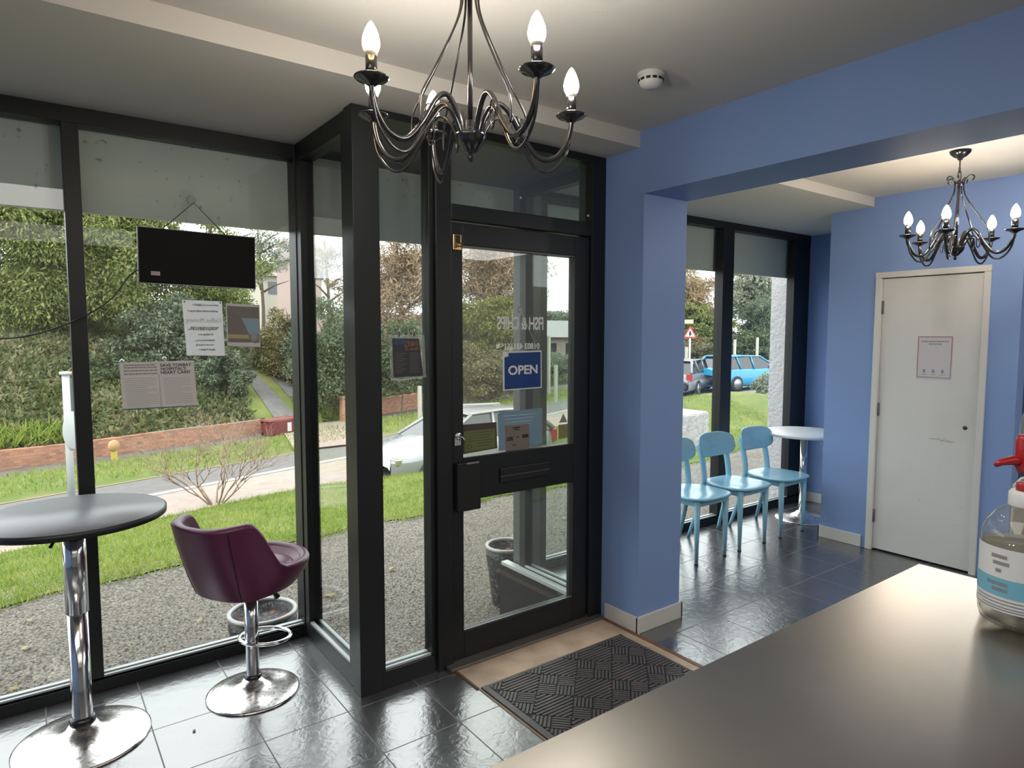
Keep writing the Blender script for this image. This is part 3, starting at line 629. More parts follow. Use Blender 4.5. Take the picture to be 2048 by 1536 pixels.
# ================================================================== CHANDELIERS
M_BULBW = mat('lit_bulb', (1, 1, 1), 0.3, emit=(1.0, 0.95, 0.88, 135))
M_BULBO = mat('lit_warm_bulb', (1, 1, 1), 0.3, emit=(1.0, 0.60, 0.22, 90))
M_BULBBASE = mat('bulb_collar', (0.75, 0.70, 0.66), 0.4)
def chandelier(label, loc, R, zfin, zpan, ztopc, angs, warm, k=1.0, ceil=2.55):
    t = thing('chandelier', label, 'chandelier', (loc[0], loc[1], ceil))
    cx, cy = loc; T = Matrix.Translation((cx, cy, 0))
    def part(mb, name, m, parent=t, **kw): return mb.xf(T).build(name, m, parent, world=True, **kw)
    part(MB().lathe([(0.0, ceil-0.050), (0.010, ceil-0.048), (0.014, ceil-0.038), (0.030, ceil-0.030), (0.046, ceil-0.014), (0.050, ceil-0.002), (0.050, ceil), (0.0, ceil)], seg=28), 'canopy', M_BLACKMETAL)
    zc = ztopc
    part(MB().tube([(0, 0, ceil-0.048), (0, 0, ceil-0.085)], 0.0035, 8).tube([(0.008*math.cos(a), 0, ceil-0.098+0.016*math.sin(a)) for a in [2*PI*q/16 for q in range(16)]], 0.0022, 6, closed=True)
         .tube([(0, 0.008*math.cos(a), (ceil-0.118+zc+0.03)/2+((ceil-0.105-zc-0.012)/2)*math.sin(a)) for a in [2*PI*q/20 for q in range(20)]], 0.0022, 6, closed=True), 'chain', M_BLACKMETAL)
    part(MB().lathe([(0.0, zc+0.022), (0.006, zc+0.020), (0.020, zc+0.006), (0.022, zc-0.006), (0.010, zc-0.014), (0.0, zc-0.014)], seg=20), 'top_collar', M_BLACKMETAL)
    part(MB().tube([(0, 0, zc), (0, 0, zfin+0.06)], 0.0065, 10), 'stem', M_BLACKMETAL)
    part(MB().lathe([(0.0, zfin), (0.006, zfin+0.003), (0.008, zfin+0.012), (0.005, zfin+0.020), (0.016, zfin+0.026), (0.034, zfin+0.046), (0.040, zfin+0.062), (0.041, zfin+0.070), (0.030, zfin+0.076), (0.012, zfin+0.085), (0.010, zfin+0.105), (0.0, zfin+0.105)], seg=28), 'hub', M_BLACKMETAL)
    dz = zpan-zfin
    for i, ad in enumerate(angs):
        a = math.radians(ad); ca, sa = math.cos(a), math.sin(a)
        def P(r, z, off=0.0): return (r*R*ca-off*sa, r*R*sa+off*ca, zfin+z)
        arm = MB().tube(smooth_path([P(0.09, 0.055), P(0.13, 0.105), P(0.24, 0.152), P(0.36, 0.140), P(0.52, 0.070), P(0.68, 0.024), P(0.84, 0.030), P(0.95, 0.068), P(0.995, dz-0.030), P(1.0, dz-0.006)], 5), 0.0072*k, 8)
        arm.tube(smooth_path([P(0.10, 0.05, 0.006), P(0.20, 0.105, 0.008), P(0.32, 0.118, 0.008), P(0.48, 0.062, 0.006), P(0.64, 0.000, 0.004), P(0.80, -0.006, 0.004), P(0.94, 0.036, 0.004), P(0.992, 0.085, 0.003), P(1.0, dz-0.012, 0.003)], 5), 0.0040*k, 6)
        sc_ = [P(0.42+0.055*math.cos(q*0.42)*(1-0.03*q)/0.28*R, 0.085+0.045*math.sin(q*0.42)*(1-0.03*q), -0.010) for q in range(16)]
        arm.tube(sc_, 0.0024*k, 6)
        ao = part(arm, 'arm', M_BLACKMETAL)
        Q = Matrix.Translation((cx+R*ca, cy+R*sa, zpan))
        MB().lathe([(0.0, -0.014), (0.011, -0.013), (0.020, -0.006), (0.036, 0.000), (0.041, 0.005), (0.040, 0.007), (0.030, 0.003), (0.0, 0.001)], seg=28).xf(Q).build('drip_pan', M_BLACKMETAL, ao, world=True)
        MB().lathe([(0.0, 0.0), (0.0135, 0.0), (0.0135, 0.052), (0.0, 0.052)], seg=20).xf(Q).build('candle_tube', M_BLACKMETAL, ao, world=True)
        MB().lathe([(0.0, 0.050), (0.0125, 0.050), (0.0165, 0.068), (0.0, 0.068)], seg=18).xf(Q).build('bulb_neck', M_BULBBASE, ao, world=True)
        MB().lathe([(0.0165, 0.066), (0.0195, 0.074), (0.0205, 0.084), (0.0180, 0.098), (0.0125, 0.113), (0.0060, 0.125), (0.0, 0.131)], seg=18).xf(Q).build('bulb', M_BULBO if i in warm else M_BULBW, ao, world=True)
    for i, ad in enumerate(angs):
        a = math.radians(ad+5); ca, sa = math.cos(a), math.sin(a)
        def P(r, z): return (r*ca, r*sa, z)
        H = zc-zfin
        pts = [P(0.062, zc+0.008), P(0.070, zc+0.024), P(0.058, zc+0.036), P(0.040, zc+0.030), P(0.024, zc+0.004), P(0.028, zc-0.05), P(0.05*R/0.28+0.01, zc-0.40*(H-0.12)), P(0.42*R, zfin+0.20), P(0.56*R, zfin+0.13), P(0.575*R, zfin+0.062)]
        part(MB().tube(smooth_path(pts, 5), 0.0030*k, 6), 'hanger_rod', M_BLACKMETAL)
    return t
chandelier('black iron chandelier with five lit candle bulbs hanging in the main room', (0.947, 1.462), 0.280, 1.994, 2.134, 2.42, [183, 269, 341, 126, 80], (0,))
chandelier('smaller looking black iron chandelier hanging in the side room before the white door', (4.00, 1.44), 0.265, 1.945, 2.068, 2.345, [60, 146, 190, 265, 343], (0,), k=1.15, ceil=2.515)

# ================================================================== SMOKE DETECTOR
sd = thing('smoke_detector', 'white domed smoke detector on the ceiling near the blue beam', 'smoke detector', (1.975, 1.775, 2.55))
MB().lathe([(0.0, 0.0), (0.050, 0.0), (0.052, -0.006), (0.050, -0.014), (0.0, -0.014)], seg=40).build('base', M_WHITE, sd)
MB().lathe([(0.046, -0.013), (0.047, -0.018), (0.046, -0.034), (0.040, -0.046), (0.026, -0.056), (0.0, -0.058)], seg=40).build('dome', M_WHITE, sd)
vt = MB()
for k in range(12):
    a = 2*PI*k/12
    if k % 1 == 0:
        c, s_ = math.cos(a), math.sin(a); vt.rbox(0.0445*c-0.004, 0.0445*c+0.004, 0.0445*s_-0.008, 0.0445*s_+0.008, -0.034, -0.025, a)
vt.build('vents', M_BLACK, sd)

# ================================================================== THINGS ON THE GLASS
YG = YW+0.031
# black hanging display panel
bd = thing('display_panel', 'blank black panel with thin pale rim hanging by a cord in the left window', 'sign', (0.64, 3.225, 1.88))
Rp = Matrix.Translation((0.643, 3.225, 1.885)) @ Matrix.Rotation(math.radians(0.8), 4, 'Y')
MB().box(-0.239, 0.239, -0.006, 0.012, -0.117, 0.117).xf(Rp).build('panel', mat('matt_black_panel', (0.006, 0.006, 0.006), 0.6, spec=0.15), bd, world=True, bevel=0.003)
MB().box(-0.242, 0.242, 0.004, 0.013, -0.121, -0.116).box(-0.242, 0.242, 0.004, 0.013, 0.116, 0.121).box(-0.243, -0.238, 0.004, 0.013, -0.121, 0.121).box(0.238, 0.243, 0.004, 0.013, -0.121, 0.121).xf(Rp).build('pale_rim', M_SILL, bd, world=True)
MB().box(-0.195, -0.160, -0.0075, -0.005, -0.085, -0.068).xf(Rp).build('small_label', mat('pinkish_label', (0.5, 0.4, 0.38), 0.6), bd, world=True)
MB().tube([(0.495, 3.222, 2.000), (0.632, 3.250, 2.135), (0.755, 3.222, 1.999)], 0.0018, 6).build('hanging_cord', M_BLACK, bd, world=True)
hk = thing('suction_hook', 'clear suction hook holding the black panel cord on the window', 'hook', (0.632, 3.29, 2.15))
MB().lathe([(0.0, 0.0), (0.020, 0.001), (0.010, 0.007), (0.0, 0.010)], seg=20).xf(Matrix.Translation((0.632, YG-0.001, 2.155)) @ Matrix.Rotation(PI/2, 4, 'X')).build('suction_cup', M_CLEAR, hk, world=True)
MB().tube([(0.632, YG-0.010, 2.155), (0.632, 3.262, 2.150), (0.632, 3.250, 2.136), (0.632, 3.246, 2.142)], 0.002, 6).build('hook', M_CHROME, hk, world=True)
cb = smooth_path([(0.408, 3.232, 1.825), (0.37, 3.230, 1.800), (0.30, 3.235, 1.70), (0.22, 3.235, 1.635), (0.12, 3.235, 1.582), (0.02, 3.238, 1.545), (-0.10, 3.240, 1.530), (-0.35, 3.245, 1.545), (-0.80, 3.245, 1.60)], 6)
tag(MB().tube(cb, 0.0028, 6).build('power_cable', M_BLACK), 'thin black cable sagging from the black panel across the left window', 'cable')

def quad_sheet(name, pts, y, m, parent=None, th=0.0015, world=True):
    return MB().prism(pts, 1, y, y+th).build(name, m, parent, world=world)
# handwritten poster (seen from behind)
ps = thing('handwritten_poster', 'white handwritten poster seen from behind on the left window, right of the leaflet', 'poster', (0.665, YG-0.004, 1.575))
quad_sheet('sheet', [(0.578, 1.704), (0.748, 1.702), (0.754, 1.447), (0.590, 1.452)], YG-0.004, M_PAPER, ps)
text_mesh('title_lettering', 'Coffee Morning', 0.030, M_INKL, ps, face_y(0.666, YG-0.0045, 1.612, True), sx=0.8)
sc_lines = MB()
for hz_, x0, x1 in ((1.683, 0.62, 0.73), (1.655, 0.60, 0.73), (1.580, 0.61, 0.73), (1.572, 0.60, 0.72), (1.548, 0.64, 0.70), (1.520, 0.63, 0.71), (1.500, 0.63, 0.705), (1.478, 0.64, 0.71)):
    sc_lines = MB(); x = x0
    while x < x1:
        wv = rnd.uniform(0.004, 0.011); sc_lines.box(x, x+wv, YG-0.0046, YG-0.004, hz_-rnd.uniform(0.002, 0.006), hz_+rnd.uniform(0.001, 0.004)); x += wv+rnd.uniform(0.001, 0.003)
    sc_lines.build('handwriting_line', M_INKL, ps, world=True)


for x, z in ((0.588, 1.696), (0.740, 1.695)):
    MB().lathe([(0.0, 0.0), (0.0035, 0.0), (0.003, 0.003), (0, 0.004)], seg=10).xf(Matrix.Translation((x, YG-0.004, z)) @ Matrix.Rotation(PI/2, 4, 'X')).build('black_pin', M_INK, ps, world=True)
# flyer with the blue wedge
fl = thing('flyer', 'brown flyer with a pale blue wedge and yellow band on the left window', 'flyer', (0.842, YG-0.004, 1.59))
quad_sheet('sheet', [(0.764, 1.694), (0.918, 1.690), (0.918, 1.486), (0.766, 1.494)], YG-0.004, paper(mat('flyer_white', (0.62, 0.60, 0.58), 0.6)), fl)
quad_sheet('brown_field', [(0.769, 1.682), (0.914, 1.679), (0.914, 1.508), (0.770, 1.511)], YG-0.0046, paper(mat('flyer_brown', (0.42, 0.38, 0.35), 0.6)), fl, 0.001)
quad_sheet('blue_wedge', [(0.832, 1.626), (0.914, 1.624), (0.914, 1.55), (0.890, 1.545), (0.868, 1.545)], YG-0.0052, paper(mat('flyer_blue', (0.60, 0.86, 0.95), 0.6)), fl, 0.001)
quad_sheet('yellow_band', [(0.770, 1.549), (0.864, 1.546), (0.866, 1.527), (0.770, 1.530)], YG-0.0052, paper(mat('flyer_yellow', (0.95, 0.82, 0.48), 0.6)), fl, 0.001)
el = MB()
for r in (0.020, 0.030): el.tube([(0.838+r*1.4*math.cos(2*PI*q/28), YG-0.005, 1.660+r*0.62*math.sin(2*PI*q/28)) for q in range(28)], 0.0008, 5, closed=True)
el.build('oval_emblem', M_INKL, fl, world=True)
MB().lathe([(0.0, 0.0), (0.022, 0.0), (0.022, 0.001), (0.0, 0.001)], seg=20).xf(Matrix.Translation((0.892, YG-0.0055, 1.528)) @ Matrix.Rotation(PI/2, 4, 'X')).build('pale_disc', mat('flyer_pale', (0.45, 0.42, 0.42), 0.6), fl, world=True)
# leaflet pair
lf = thing('folded_leaflet', 'open grey leaflet headed save Torbay hospital heart care on the left window', 'leaflet', (0.475, YG-0.004, 1.32))
quad_sheet('sheet', [(0.322, 1.425), (0.618, 1.429), (0.628, 1.222), (0.328, 1.224)], YG-0.004, M_PAPER2, lf)
quad_sheet('fold_strip', [(0.470, 1.38), (0.476, 1.38), (0.482, 1.226), (0.474, 1.226)], YG-0.0048, M_PAPER, lf, 0.0006)
quad_sheet('teal_edge', [(0.328, 1.2225), (0.628, 1.2205), (0.628, 1.2165), (0.329, 1.2175)], YG-0.004, M_TEAL, lf)
for k, ln in enumerate(('SAVE TORBAY', "HOSPITAL'S", 'HEART CARE!')):
    text_mesh('heading_lettering', ln, 0.0185, M_INK, lf, face_y(0.4865+[0.056, 0.045, 0.053][k]+0.0008*k, YG-0.0046, 1.409-0.0165*k), bold=0.0004, sx=1.08)
ll = MB()
for side in (0, 1):
    for k in range(15 if side else 16):
        z = 1.352-0.0082*k if side else 1.355-0.0082*k
        x0, x1 = (0.488, 0.600) if side else (0.338, 0.462)
        if rnd.random() < 0.12: x1 -= 0.04
        ll.box(x0+0.0006*k, x1+0.0006*k, YG-0.0046, YG-0.004, z-0.0007, z+0.0007)
for k, z in enumerate((1.413, 1.402, 1.388, 1.374)):
    x = 0.338
    while x < 0.46: wv = rnd.uniform(0.004, 0.012); ll.box(x, x+wv, YG-0.0046, YG-0.004, z-0.003, z+0.003); x += wv+0.002
ll.build('text_lines', M_INKG, lf, world=True)
for nm, x, z, lbl in (('suction_hook', 0.332, 1.432, 'small clear suction hook at the left top corner of the grey leaflet'), ('suction_hook', 0.498, 1.440, 'small clear suction hook at the middle top of the grey leaflet')):
    tag(MB().lathe([(0.0, 0.0), (0.009, 0.001), (0.004, 0.006), (0.0, 0.008)], seg=14).xf(Matrix.Translation((x, YG-0.004, z)) @ Matrix.Rotation(PI/2, 4, 'X')).build(nm, M_CLEAR), lbl, 'hook')
# menu sleeve in the sidelight
mn = thing('menu_sleeve', 'dark menu in a clear plastic sleeve hung on the narrow pane left of the door', 'menu', (1.33, 2.57, 1.45))
ym = 2.572
quad_sheet('sleeve', [(1.248, 1.548), (1.420, 1.548), (1.428, 1.362), (1.300, 1.350), (1.254, 1.356)], ym, M_CLEAR, mn, 0.002)
quad_sheet('menu_sheet', [(1.264, 1.532), (1.392, 1.530), (1.412, 1.366), (1.268, 1.364)], ym-0.001, mat('menu_dark', (0.035, 0.035, 0.042), 0.35), mn, 0.001)
quad_sheet('food_photo', [(1.320, 1.520), (1.388, 1.520), (1.392, 1.480), (1.322, 1.480)], ym-0.002, mat('menu_photo', (0.20, 0.12, 0.085), 0.5, noise=(60, 4, (0.05, 0.03, 0.03), 0.4, 0.6)), mn, 0.001)
quad_sheet('blue_heading', [(1.270, 1.528), (1.318, 1.528), (1.318, 1.505), (1.270, 1.505)], ym-0.002, mat('menu_blue', (0.03, 0.07, 0.12), 0.5), mn, 0.001)
mt = MB()
for k in range(12):
    z = 1.466-0.0075*k; mt.box(1.275+0.002*(k % 2), 1.33-0.01*(k % 3), ym-0.0016, ym-0.001, z, z+0.0018).box(1.345, 1.39+0.01*(k % 2), ym-0.0016, ym-0.001, z, z+0.0018)
mt.build('menu_text', mat('menu_text_grey', (0.16, 0.14, 0.14), 0.5), mn, world=True)
MB().tube([(1.256, ym, 1.356), (1.30, ym, 1.350), (1.428, ym, 1.362)], 0.003, 6).build('sleeve_bottom_edge', M_PAPER, mn, world=True)
for x, lbl in ((1.296, 'left suction hook above the dark menu beside the door'), (1.368, 'right suction hook above the dark menu beside the door')):
    h_ = thing('suction_hook', lbl, 'hook', (x, 2.58, 1.562))
    MB().lathe([(0.0, 0.0), (0.012, 0.001), (0.006, 0.006), (0.0, 0.009)], seg=18).xf(Matrix.Translation((x, 2.582, 1.562)) @ Matrix.Rotation(PI/2, 4, 'X')).build('suction_cup', M_CLEAR, h_, world=True)
    MB().tube([(x, 2.574, 1.560), (x, 2.568, 1.553), (x, 2.568, 1.540)], 0.0018, 6).build('hook', M_BLACK, h_, world=True)
# OPEN sign
yo = 2.555
op = thing('open_sign', 'blue square OPEN sign with white border hanging inside the glass door', 'sign', (1.955, yo, 1.375))
Ro = Matrix.Translation((1.956, yo, 1.374)) @ Matrix.Rotation(math.radians(-0.6), 4, 'Y')
MB().box(-0.119, 0.119, 0, 0.003, -0.094, 0.094).xf(Ro).build('white_board', M_PAPER, op, world=True)
MB().prism([(-0.111, -0.088), (0.112, -0.088), (0.112, 0.087), (-0.085, 0.087), (-0.088, 0.070), (-0.111, 0.066)], 1, -0.001, 0.0).xf(Ro).build('blue_field', M_BLUESIGN, op, world=True)
text_mesh('lettering', 'OPEN', 0.060, M_WHITEINK, op, Ro @ Matrix(((1, 0, 0, 0.002), (0, 0, -1, -0.0016), (0, 1, 0, 0), (0, 0, 0, 1))), sx=1.18, bold=0.0016)
MB().tube([(1.860, yo-0.001, 1.460), (1.948, yo+0.002, 1.660), (2.052, yo-0.001, 1.468)], 0.0018, 6).build('cord', M_CORD, op, world=True)
h_ = thing('suction_hook', 'clear suction hook holding the OPEN sign cord on the door glass', 'hook', (1.949, 2.565, 1.665))
MB().lathe([(0.0, 0.0), (0.014, 0.001), (0.007, 0.006), (0.0, 0.010)], seg=18).xf(Matrix.Translation((1.949, 2.5705, 1.668)) @ Matrix.Rotation(PI/2, 4, 'X')).build('suction_cup', M_CLEAR, h_, world=True)
MB().tube([(1.949, 2.562, 1.668), (1.949, 2.557, 1.658), (1.949, 2.553, 1.660)], 0.0018, 6).build('hook', M_CHROME, h_, world=True)
# stickers
ys = 2.5695
s1 = thing('rating_sticker', 'green and brown ratings sticker at the lower left of the upper door glass', 'sticker', (1.71, ys, 1.06))
quad_sheet('sheet', [(1.614, 1.130), (1.808, 1.128), (1.812, 1.000), (1.618, 0.992)], ys, paper(mat('sticker_brown', (0.16, 0.12, 0.11), 0.5)), s1, 0.001)
quad_sheet('green_panel', [(1.622, 1.098), (1.800, 1.098), (1.800, 1.006), (1.624, 1.000)], ys-0.001, paper(mat('sticker_green', (0.28, 0.33, 0.12), 0.5)), s1, 0.001)
s1l = MB().tube([(1.652+0.012*math.cos(2*PI*q/20), ys-0.0015, 1.024+0.012*math.sin(2*PI*q/20)) for q in range(20)], 0.0016, 5, closed=True)
for k in range(6): s1l.box(1.64+0.005*(k % 2)+(0.05 if k > 3 else 0), 1.785-0.01*(k % 3), ys-0.0016, ys-0.001, 1.086-0.013*k, 1.0885-0.013*k)
s1l.build('print', mat('sticker_print', (0.10, 0.11, 0.05), 0.5), s1, world=True)
s2 = thing('blue_notice', 'pale blue translucent notice on the door glass behind the card payment sticker', 'sticker', (1.95, ys, 1.08))
quad_sheet('sheet', [(1.815, 1.165), (1.830, 1.174), (2.085, 1.178), (2.092, 1.170), (2.092, 0.995), (1.990, 0.983), (1.822, 0.985)], ys-0.0004, paper(mat('notice_blue', (0.30, 0.42, 0.50), 0.6)), s2, 0.0008)
nb = MB()
for k in range(4): nb.box(1.85+0.01*k, 2.05-0.012*k, ys-0.001, ys-0.0004, 1.150-0.016*k, 1.154-0.016*k)
nb.build('faint_text', mat('notice_text', (0.42, 0.53, 0.60), 0.6), s2, world=True)
s3 = thing('payment_sticker', 'beige card payment sticker at the bottom of the upper door glass', 'sticker', (1.935, ys, 1.045))
quad_sheet('sheet', [(1.860, 1.105), (2.005, 1.105), (2.010, 0.984), (1.862, 0.978)], ys-0.0022, paper(mat('sticker_beige', (0.40, 0.33, 0.28), 0.5)), s3, 0.001)
for q in ((1.905, 1.950, 1.088, 1.094), (1.915, 1.942, 1.078, 1.083), (1.868, 1.905, 1.030, 1.048), (1.962, 2.000, 1.036, 1.054), (1.930, 1.938, 1.040, 1.048), (1.900, 1.925, 1.004, 1.008)):
    MB().box(q[0], q[1], ys-0.0030, ys-0.0022, q[2], q[3]).build('card_mark', M_INK, s3, world=True)
s3r = MB().box(1.870, 1.886, ys-0.0036, ys-0.003, 1.037, 1.044).build('red_mark', mat('mark_red', (0.30, 0.04, 0.05), 0.5), s3, world=True)
s4 = thing('warning_sticker', 'small yellowish triangle warning sticker at the lower right of the door glass', 'sticker', (2.235, ys, 1.06))
quad_sheet('triangle', [(2.205, 1.092), (2.262, 1.092), (2.2335, 1.140)], ys, paper(mat('sticker_grey', (0.50, 0.49, 0.42), 0.6)), s4, 0.0008)
quad_sheet('triangle_inner', [(2.216, 1.098), (2.251, 1.098), (2.2335, 1.128)], ys-0.001, paper(mat('sticker_pale', (0.50, 0.50, 0.42), 0.6)), s4, 0.0008)
quad_sheet('text_panel', [(2.200, 1.082), (2.264, 1.082), (2.264, 1.010), (2.202, 1.006)], ys, paper(mat('sticker_olive', (0.40, 0.37, 0.20), 0.6)), s4, 0.0008)
# poster on the white door
pd = thing('notice', 'white notice with a dull red border on the white inner door', 'notice', (4.866, 1.845, 1.395))
def xq(name, y0, y1, z0, z1, x, m, par=pd, th=0.001): return MB().box(x-th, x, y0, y1, z0, z1).build(name, m, par, world=True)
xq('sheet', 1.738, 1.950, 1.250, 1.540, 4.8675, mat('notice_white', (0.62, 0.60, 0.63), 0.6))
bd_ = MB().box(4.8655, 4.8665, 1.742, 1.947, 1.533, 1.538).box(4.8655, 4.8665, 1.742, 1.746, 1.34, 1.538).box(4.8655, 4.8665, 1.943, 1.947, 1.31, 1.538)
bd_.build('red_border', M_REDLINE, pd, world=True)
MB().box(4.8655, 4.8665, 1.743, 1.947, 1.262, 1.267).box(4.8655, 4.8665, 1.743, 1.747, 1.262, 1.34).box(4.8655, 4.8665, 1.943, 1.947, 1.262, 1.31).build('dark_border', M_INKG, pd, world=True)
nl = MB()
for z, a, b in ((1.500, 1.765, 1.925), (1.483, 1.805, 1.885)):
    y = a
    while y < b-0.006: wv = rnd.uniform(0.006, 0.016); nl.box(4.8655, 4.8665, y, min(y+wv, b), z, z+0.009); y += wv+0.004
nl.build('heading', M_INKG, pd, world=True)
for k in range(3): MB().box(4.8655, 4.8665, 1.785+0.055*k, 1.800+0.055*k, 1.295, 1.318).box(4.8655, 4.8665, 1.775+0.055*k, 1.808+0.055*k, 1.282, 1.285).build('icon', M_INKG, pd, world=True)

# ================================================================== OUTSIDE
OUT[0] = 0.62
CS, SN = 0.951, 0.309
def xy(s, n): return CS*s-SN*n, SN*s+CS*n
def sn(x, y): return CS*x+SN*y, -SN*x+CS*y
def y_lawn(x): return 5.75 + (0.10*x if x < 4 else 0.4) + max(0, x-8)*0.22 + 0.05*math.sin(3.1*x) + 0.04*math.sin(7.3*x+1)
def y_pave(x): return (9.9+SN*x)/CS
def z_out(x, y):
    s, n = sn(x, y); rise = 0.02*max(0, s-12)
    if y < y_lawn(x): return -0.35
    if n < 9.9:
        t = (y-y_lawn(x))/(y_pave(x)-y_lawn(x)); z = -0.35-0.85*t+rise*t
        z -= 0.38*math.exp(-((x-7.6)/2.6)**2-((y-12.2)/1.3)**2)
        if x > 8: z += 0.75*math.exp(-((x-13.5)/3.2)**2-((y-9.9)/1.7)**2)
        return z
    if n < 12.15: return -1.2-0.08*(n-9.9)+rise
    if n < 16.2: return -1.5-0.10*(n-12.15)+rise
    if n < 19.05: return -1.86-0.01*(n-16.2)+rise
    if n < 20.45: return -1.93+rise
    k = 0.46+(0.08-0.46)*ss(12, 30, s)
    return -1.55*(1-ss(14, 20, s))-1.85*ss(14, 20, s)+rise+k*min(n-20.45, 10.5)+0.10*max(0, n-30.95)
def ground_at(px, py, d0=4.0, d1=150.0):
    d = d0
    while d < d1:
        p = far_at(px, py, d)
        if p.z <= z_out(p.x, p.y): return Vector((p.x, p.y, z_out(p.x, p.y)))
        d *= 1.01
    return far_at(px, py, d1)
M_GRAVEL = mat('gravel', (0.10, 0.09, 0.075), 0.95, noise=(62, 6, (0.50, 0.45, 0.38), 0.36, 0.68), bump=(60, 1.0, 0.03))
M_LAWN = mat('lawn', (0.15, 0.22, 0.035), 0.9, noise=(2.5, 6, (0.30, 0.30, 0.07), 0.4, 0.72), bump=(25, 1.0, 0.04))
M_PAVE = mat('pinkish_pavement', (0.52, 0.42, 0.36), 0.85, noise=(5, 6, (0.42, 0.34, 0.30), 0.4, 0.7))
M_ROAD = mat('asphalt', (0.21, 0.195, 0.195), 0.75, noise=(4, 6, (0.27, 0.25, 0.24), 0.4, 0.7))
M_VERGE = mat('verge_grass', (0.17, 0.24, 0.045), 0.9, noise=(1.5, 6, (0.28, 0.27, 0.09), 0.45, 0.7))
M_PATHM = mat('muddy_path', (0.15, 0.125, 0.11), 0.9, noise=(3, 5, (0.22, 0.19, 0.16), 0.4, 0.7))
M_BANK = mat('bank_earth', (0.06, 0.075, 0.025), 0.95, noise=(2.0, 6, (0.14, 0.13, 0.06), 0.4, 0.7))
def strip(name, s0, s1, ns, n0, n1, nn, m, dz=0.0, zfn=None):
    def fn(u, v):
        x, y = xy(s0+(s1-s0)*u, n0+(n1-n0)*v); return (x, y, (zfn or z_out)(x, y)+dz)
    o = MB().grid(fn, ns, nn).build(name, m, fixn=False); o['kind'] = 'structure'; return o
struct(MB().box(-14, 30, 3.355, 3.45, -0.40, -0.35).box(1.20, 2.42, 2.83, 3.355, -0.40, -0.35).grid(lambda u, v: (-14+44*u, 3.45+(y_lawn(-14+44*u)+0.05-3.45)*v, -0.35-0.012*v), 300, 2).build('gravel_forecourt', M_GRAVEL, fixn=False))
struct(MB().box(1.20, 2.42, 2.645, 2.83, -0.35, -0.05).build('porch_step', mat('porch_step_red', (0.33, 0.20, 0.15), 0.8, noise=(7, 5, (0.25, 0.17, 0.13), 0.4, 0.7))))
struct(MB().box(2.42, 2.47, 2.64, 3.40, -0.35, 0.055).box(1.17, 1.20, 2.64, 3.30, -0.35, 0.05).build('porch_plinth', mat('grey_plinth', (0.03, 0.03, 0.032), 0.8, spec=0.1)))
def lawnf(u, v):
    x = -14+40*u; y = y_lawn(x)+(y_pave(x)-y_lawn(x))*v; return (x, y, z_out(x, min(y, y_pave(x)-1e-4)))
struct(MB().grid(lawnf, 200, 40).build('lawn', M_LAWN, fixn=False))
strip('pavement', -16, 90, 110, 9.9, 12.0, 3, M_PAVE)
strip('kerb', -16, 90, 110, 12.0, 12.16, 2, mat('pale_kerb', (0.62, 0.57, 0.52), 0.8), dz=0.02, zfn=lambda x, y: z_out(*xy(sn(x, y)[0], 12.0)))
strip('road', -16, 110, 120, 12.16, 16.2, 6, M_ROAD)
strip('road_line_yellow', -16, 110, 120, 15.90, 16.00, 2, mat('yellow_line', (0.62, 0.44, 0.16), 0.7), dz=0.012)
strip('verge', -16, 110, 120, 16.2, 19.05, 5, M_VERGE)
strip('footpath', -16, 110, 120, 19.05, 20.45, 3, M_PATHM)
strip('bank', -20, 120, 150, 20.45, 75, 60, M_BANK)
# tarmac apron on the right where the blue car stands
def apron(u, v):
    x = 18+14*u; y = 12+7*v; return (x, y, z_out(x, y)+0.03)
struct(MB().grid(apron, 20, 12).build('parking_apron', mat('pale_tarmac', (0.36, 0.35, 0.36), 0.8), fixn=False))
# driveway up the bank
def patch(name, pts, m, dz):
    P = [ground_at(*p) for p in pts]
    n = 8
    def fn(u, v):
        a = P[0].lerp(P[3], v); b = P[1].lerp(P[2], v); q = a.lerp(b, u); return (q.x, q.y, z_out(q.x, q.y)+dz)
    return struct(MB().grid(fn, 6, 24).build(name, m, fixn=False))
patch('driveway_verge', [(505, 852), (660, 850), (560, 745), (470, 745)], M_VERGE, 0.04)
patch('driveway_track', [(548, 850), (592, 846), (508, 748), (482, 748)], M_ROAD, 0.07)
patch('driveway_track', [(606, 846), (648, 842), (556, 748), (532, 748)], M_ROAD, 0.07)
patch('driveway_apron', [(588, 905), (700, 893), (690, 845), (560, 850)], M_PAVE, 0.06)

# ---- brick walls
M_BRICK = brick_mat('old_red_brick', (0.46, 0.20, 0.12), (0.26, 0.11, 0.07), (0.22, 0.18, 0.14))
def sn_wall(name, s0, s1, n0, th, h0, h1, lbl, m=M_BRICK):
    b = MB(); N = 16; vs = []; fs = []
    for i in range(N+1):
        s = s0+(s1-s0)*i/N; h = h0+(h1-h0)*i/N+0.02*math.sin(i*1.9)
        for nn in (n0, n0+th):
            x, y = xy(s, nn); z = z_out(*xy(s, 20.0))
            vs += [(x, y, z-0.2), (x, y, z+h)]
    for i in range(N):
        a = 4*i; c = a+4
        fs += [(a, c, c+1, a+1), (a+2, a+3, c+3, c+2), (a+1, c+1, c+3, a+3)]
    fs += [(0, 1, 3, 2), (4*N, 4*N+2, 4*N+3, 4*N+1)]
    return tag(b.add(vs, fs).build(name, m), lbl, 'wall')
sn_wall('brick_wall', -12, 13.7, 20.25, 0.23, 0.44, 0.50, 'low red brick garden wall along the path across the road, left of the driveway')
sn_wall('brick_wall', 18.3, 21.6, 20.25, 0.23, 0.68, 0.66, 'short low red brick wall across the road to the right of the driveway')
g = ground_at(690, 846)
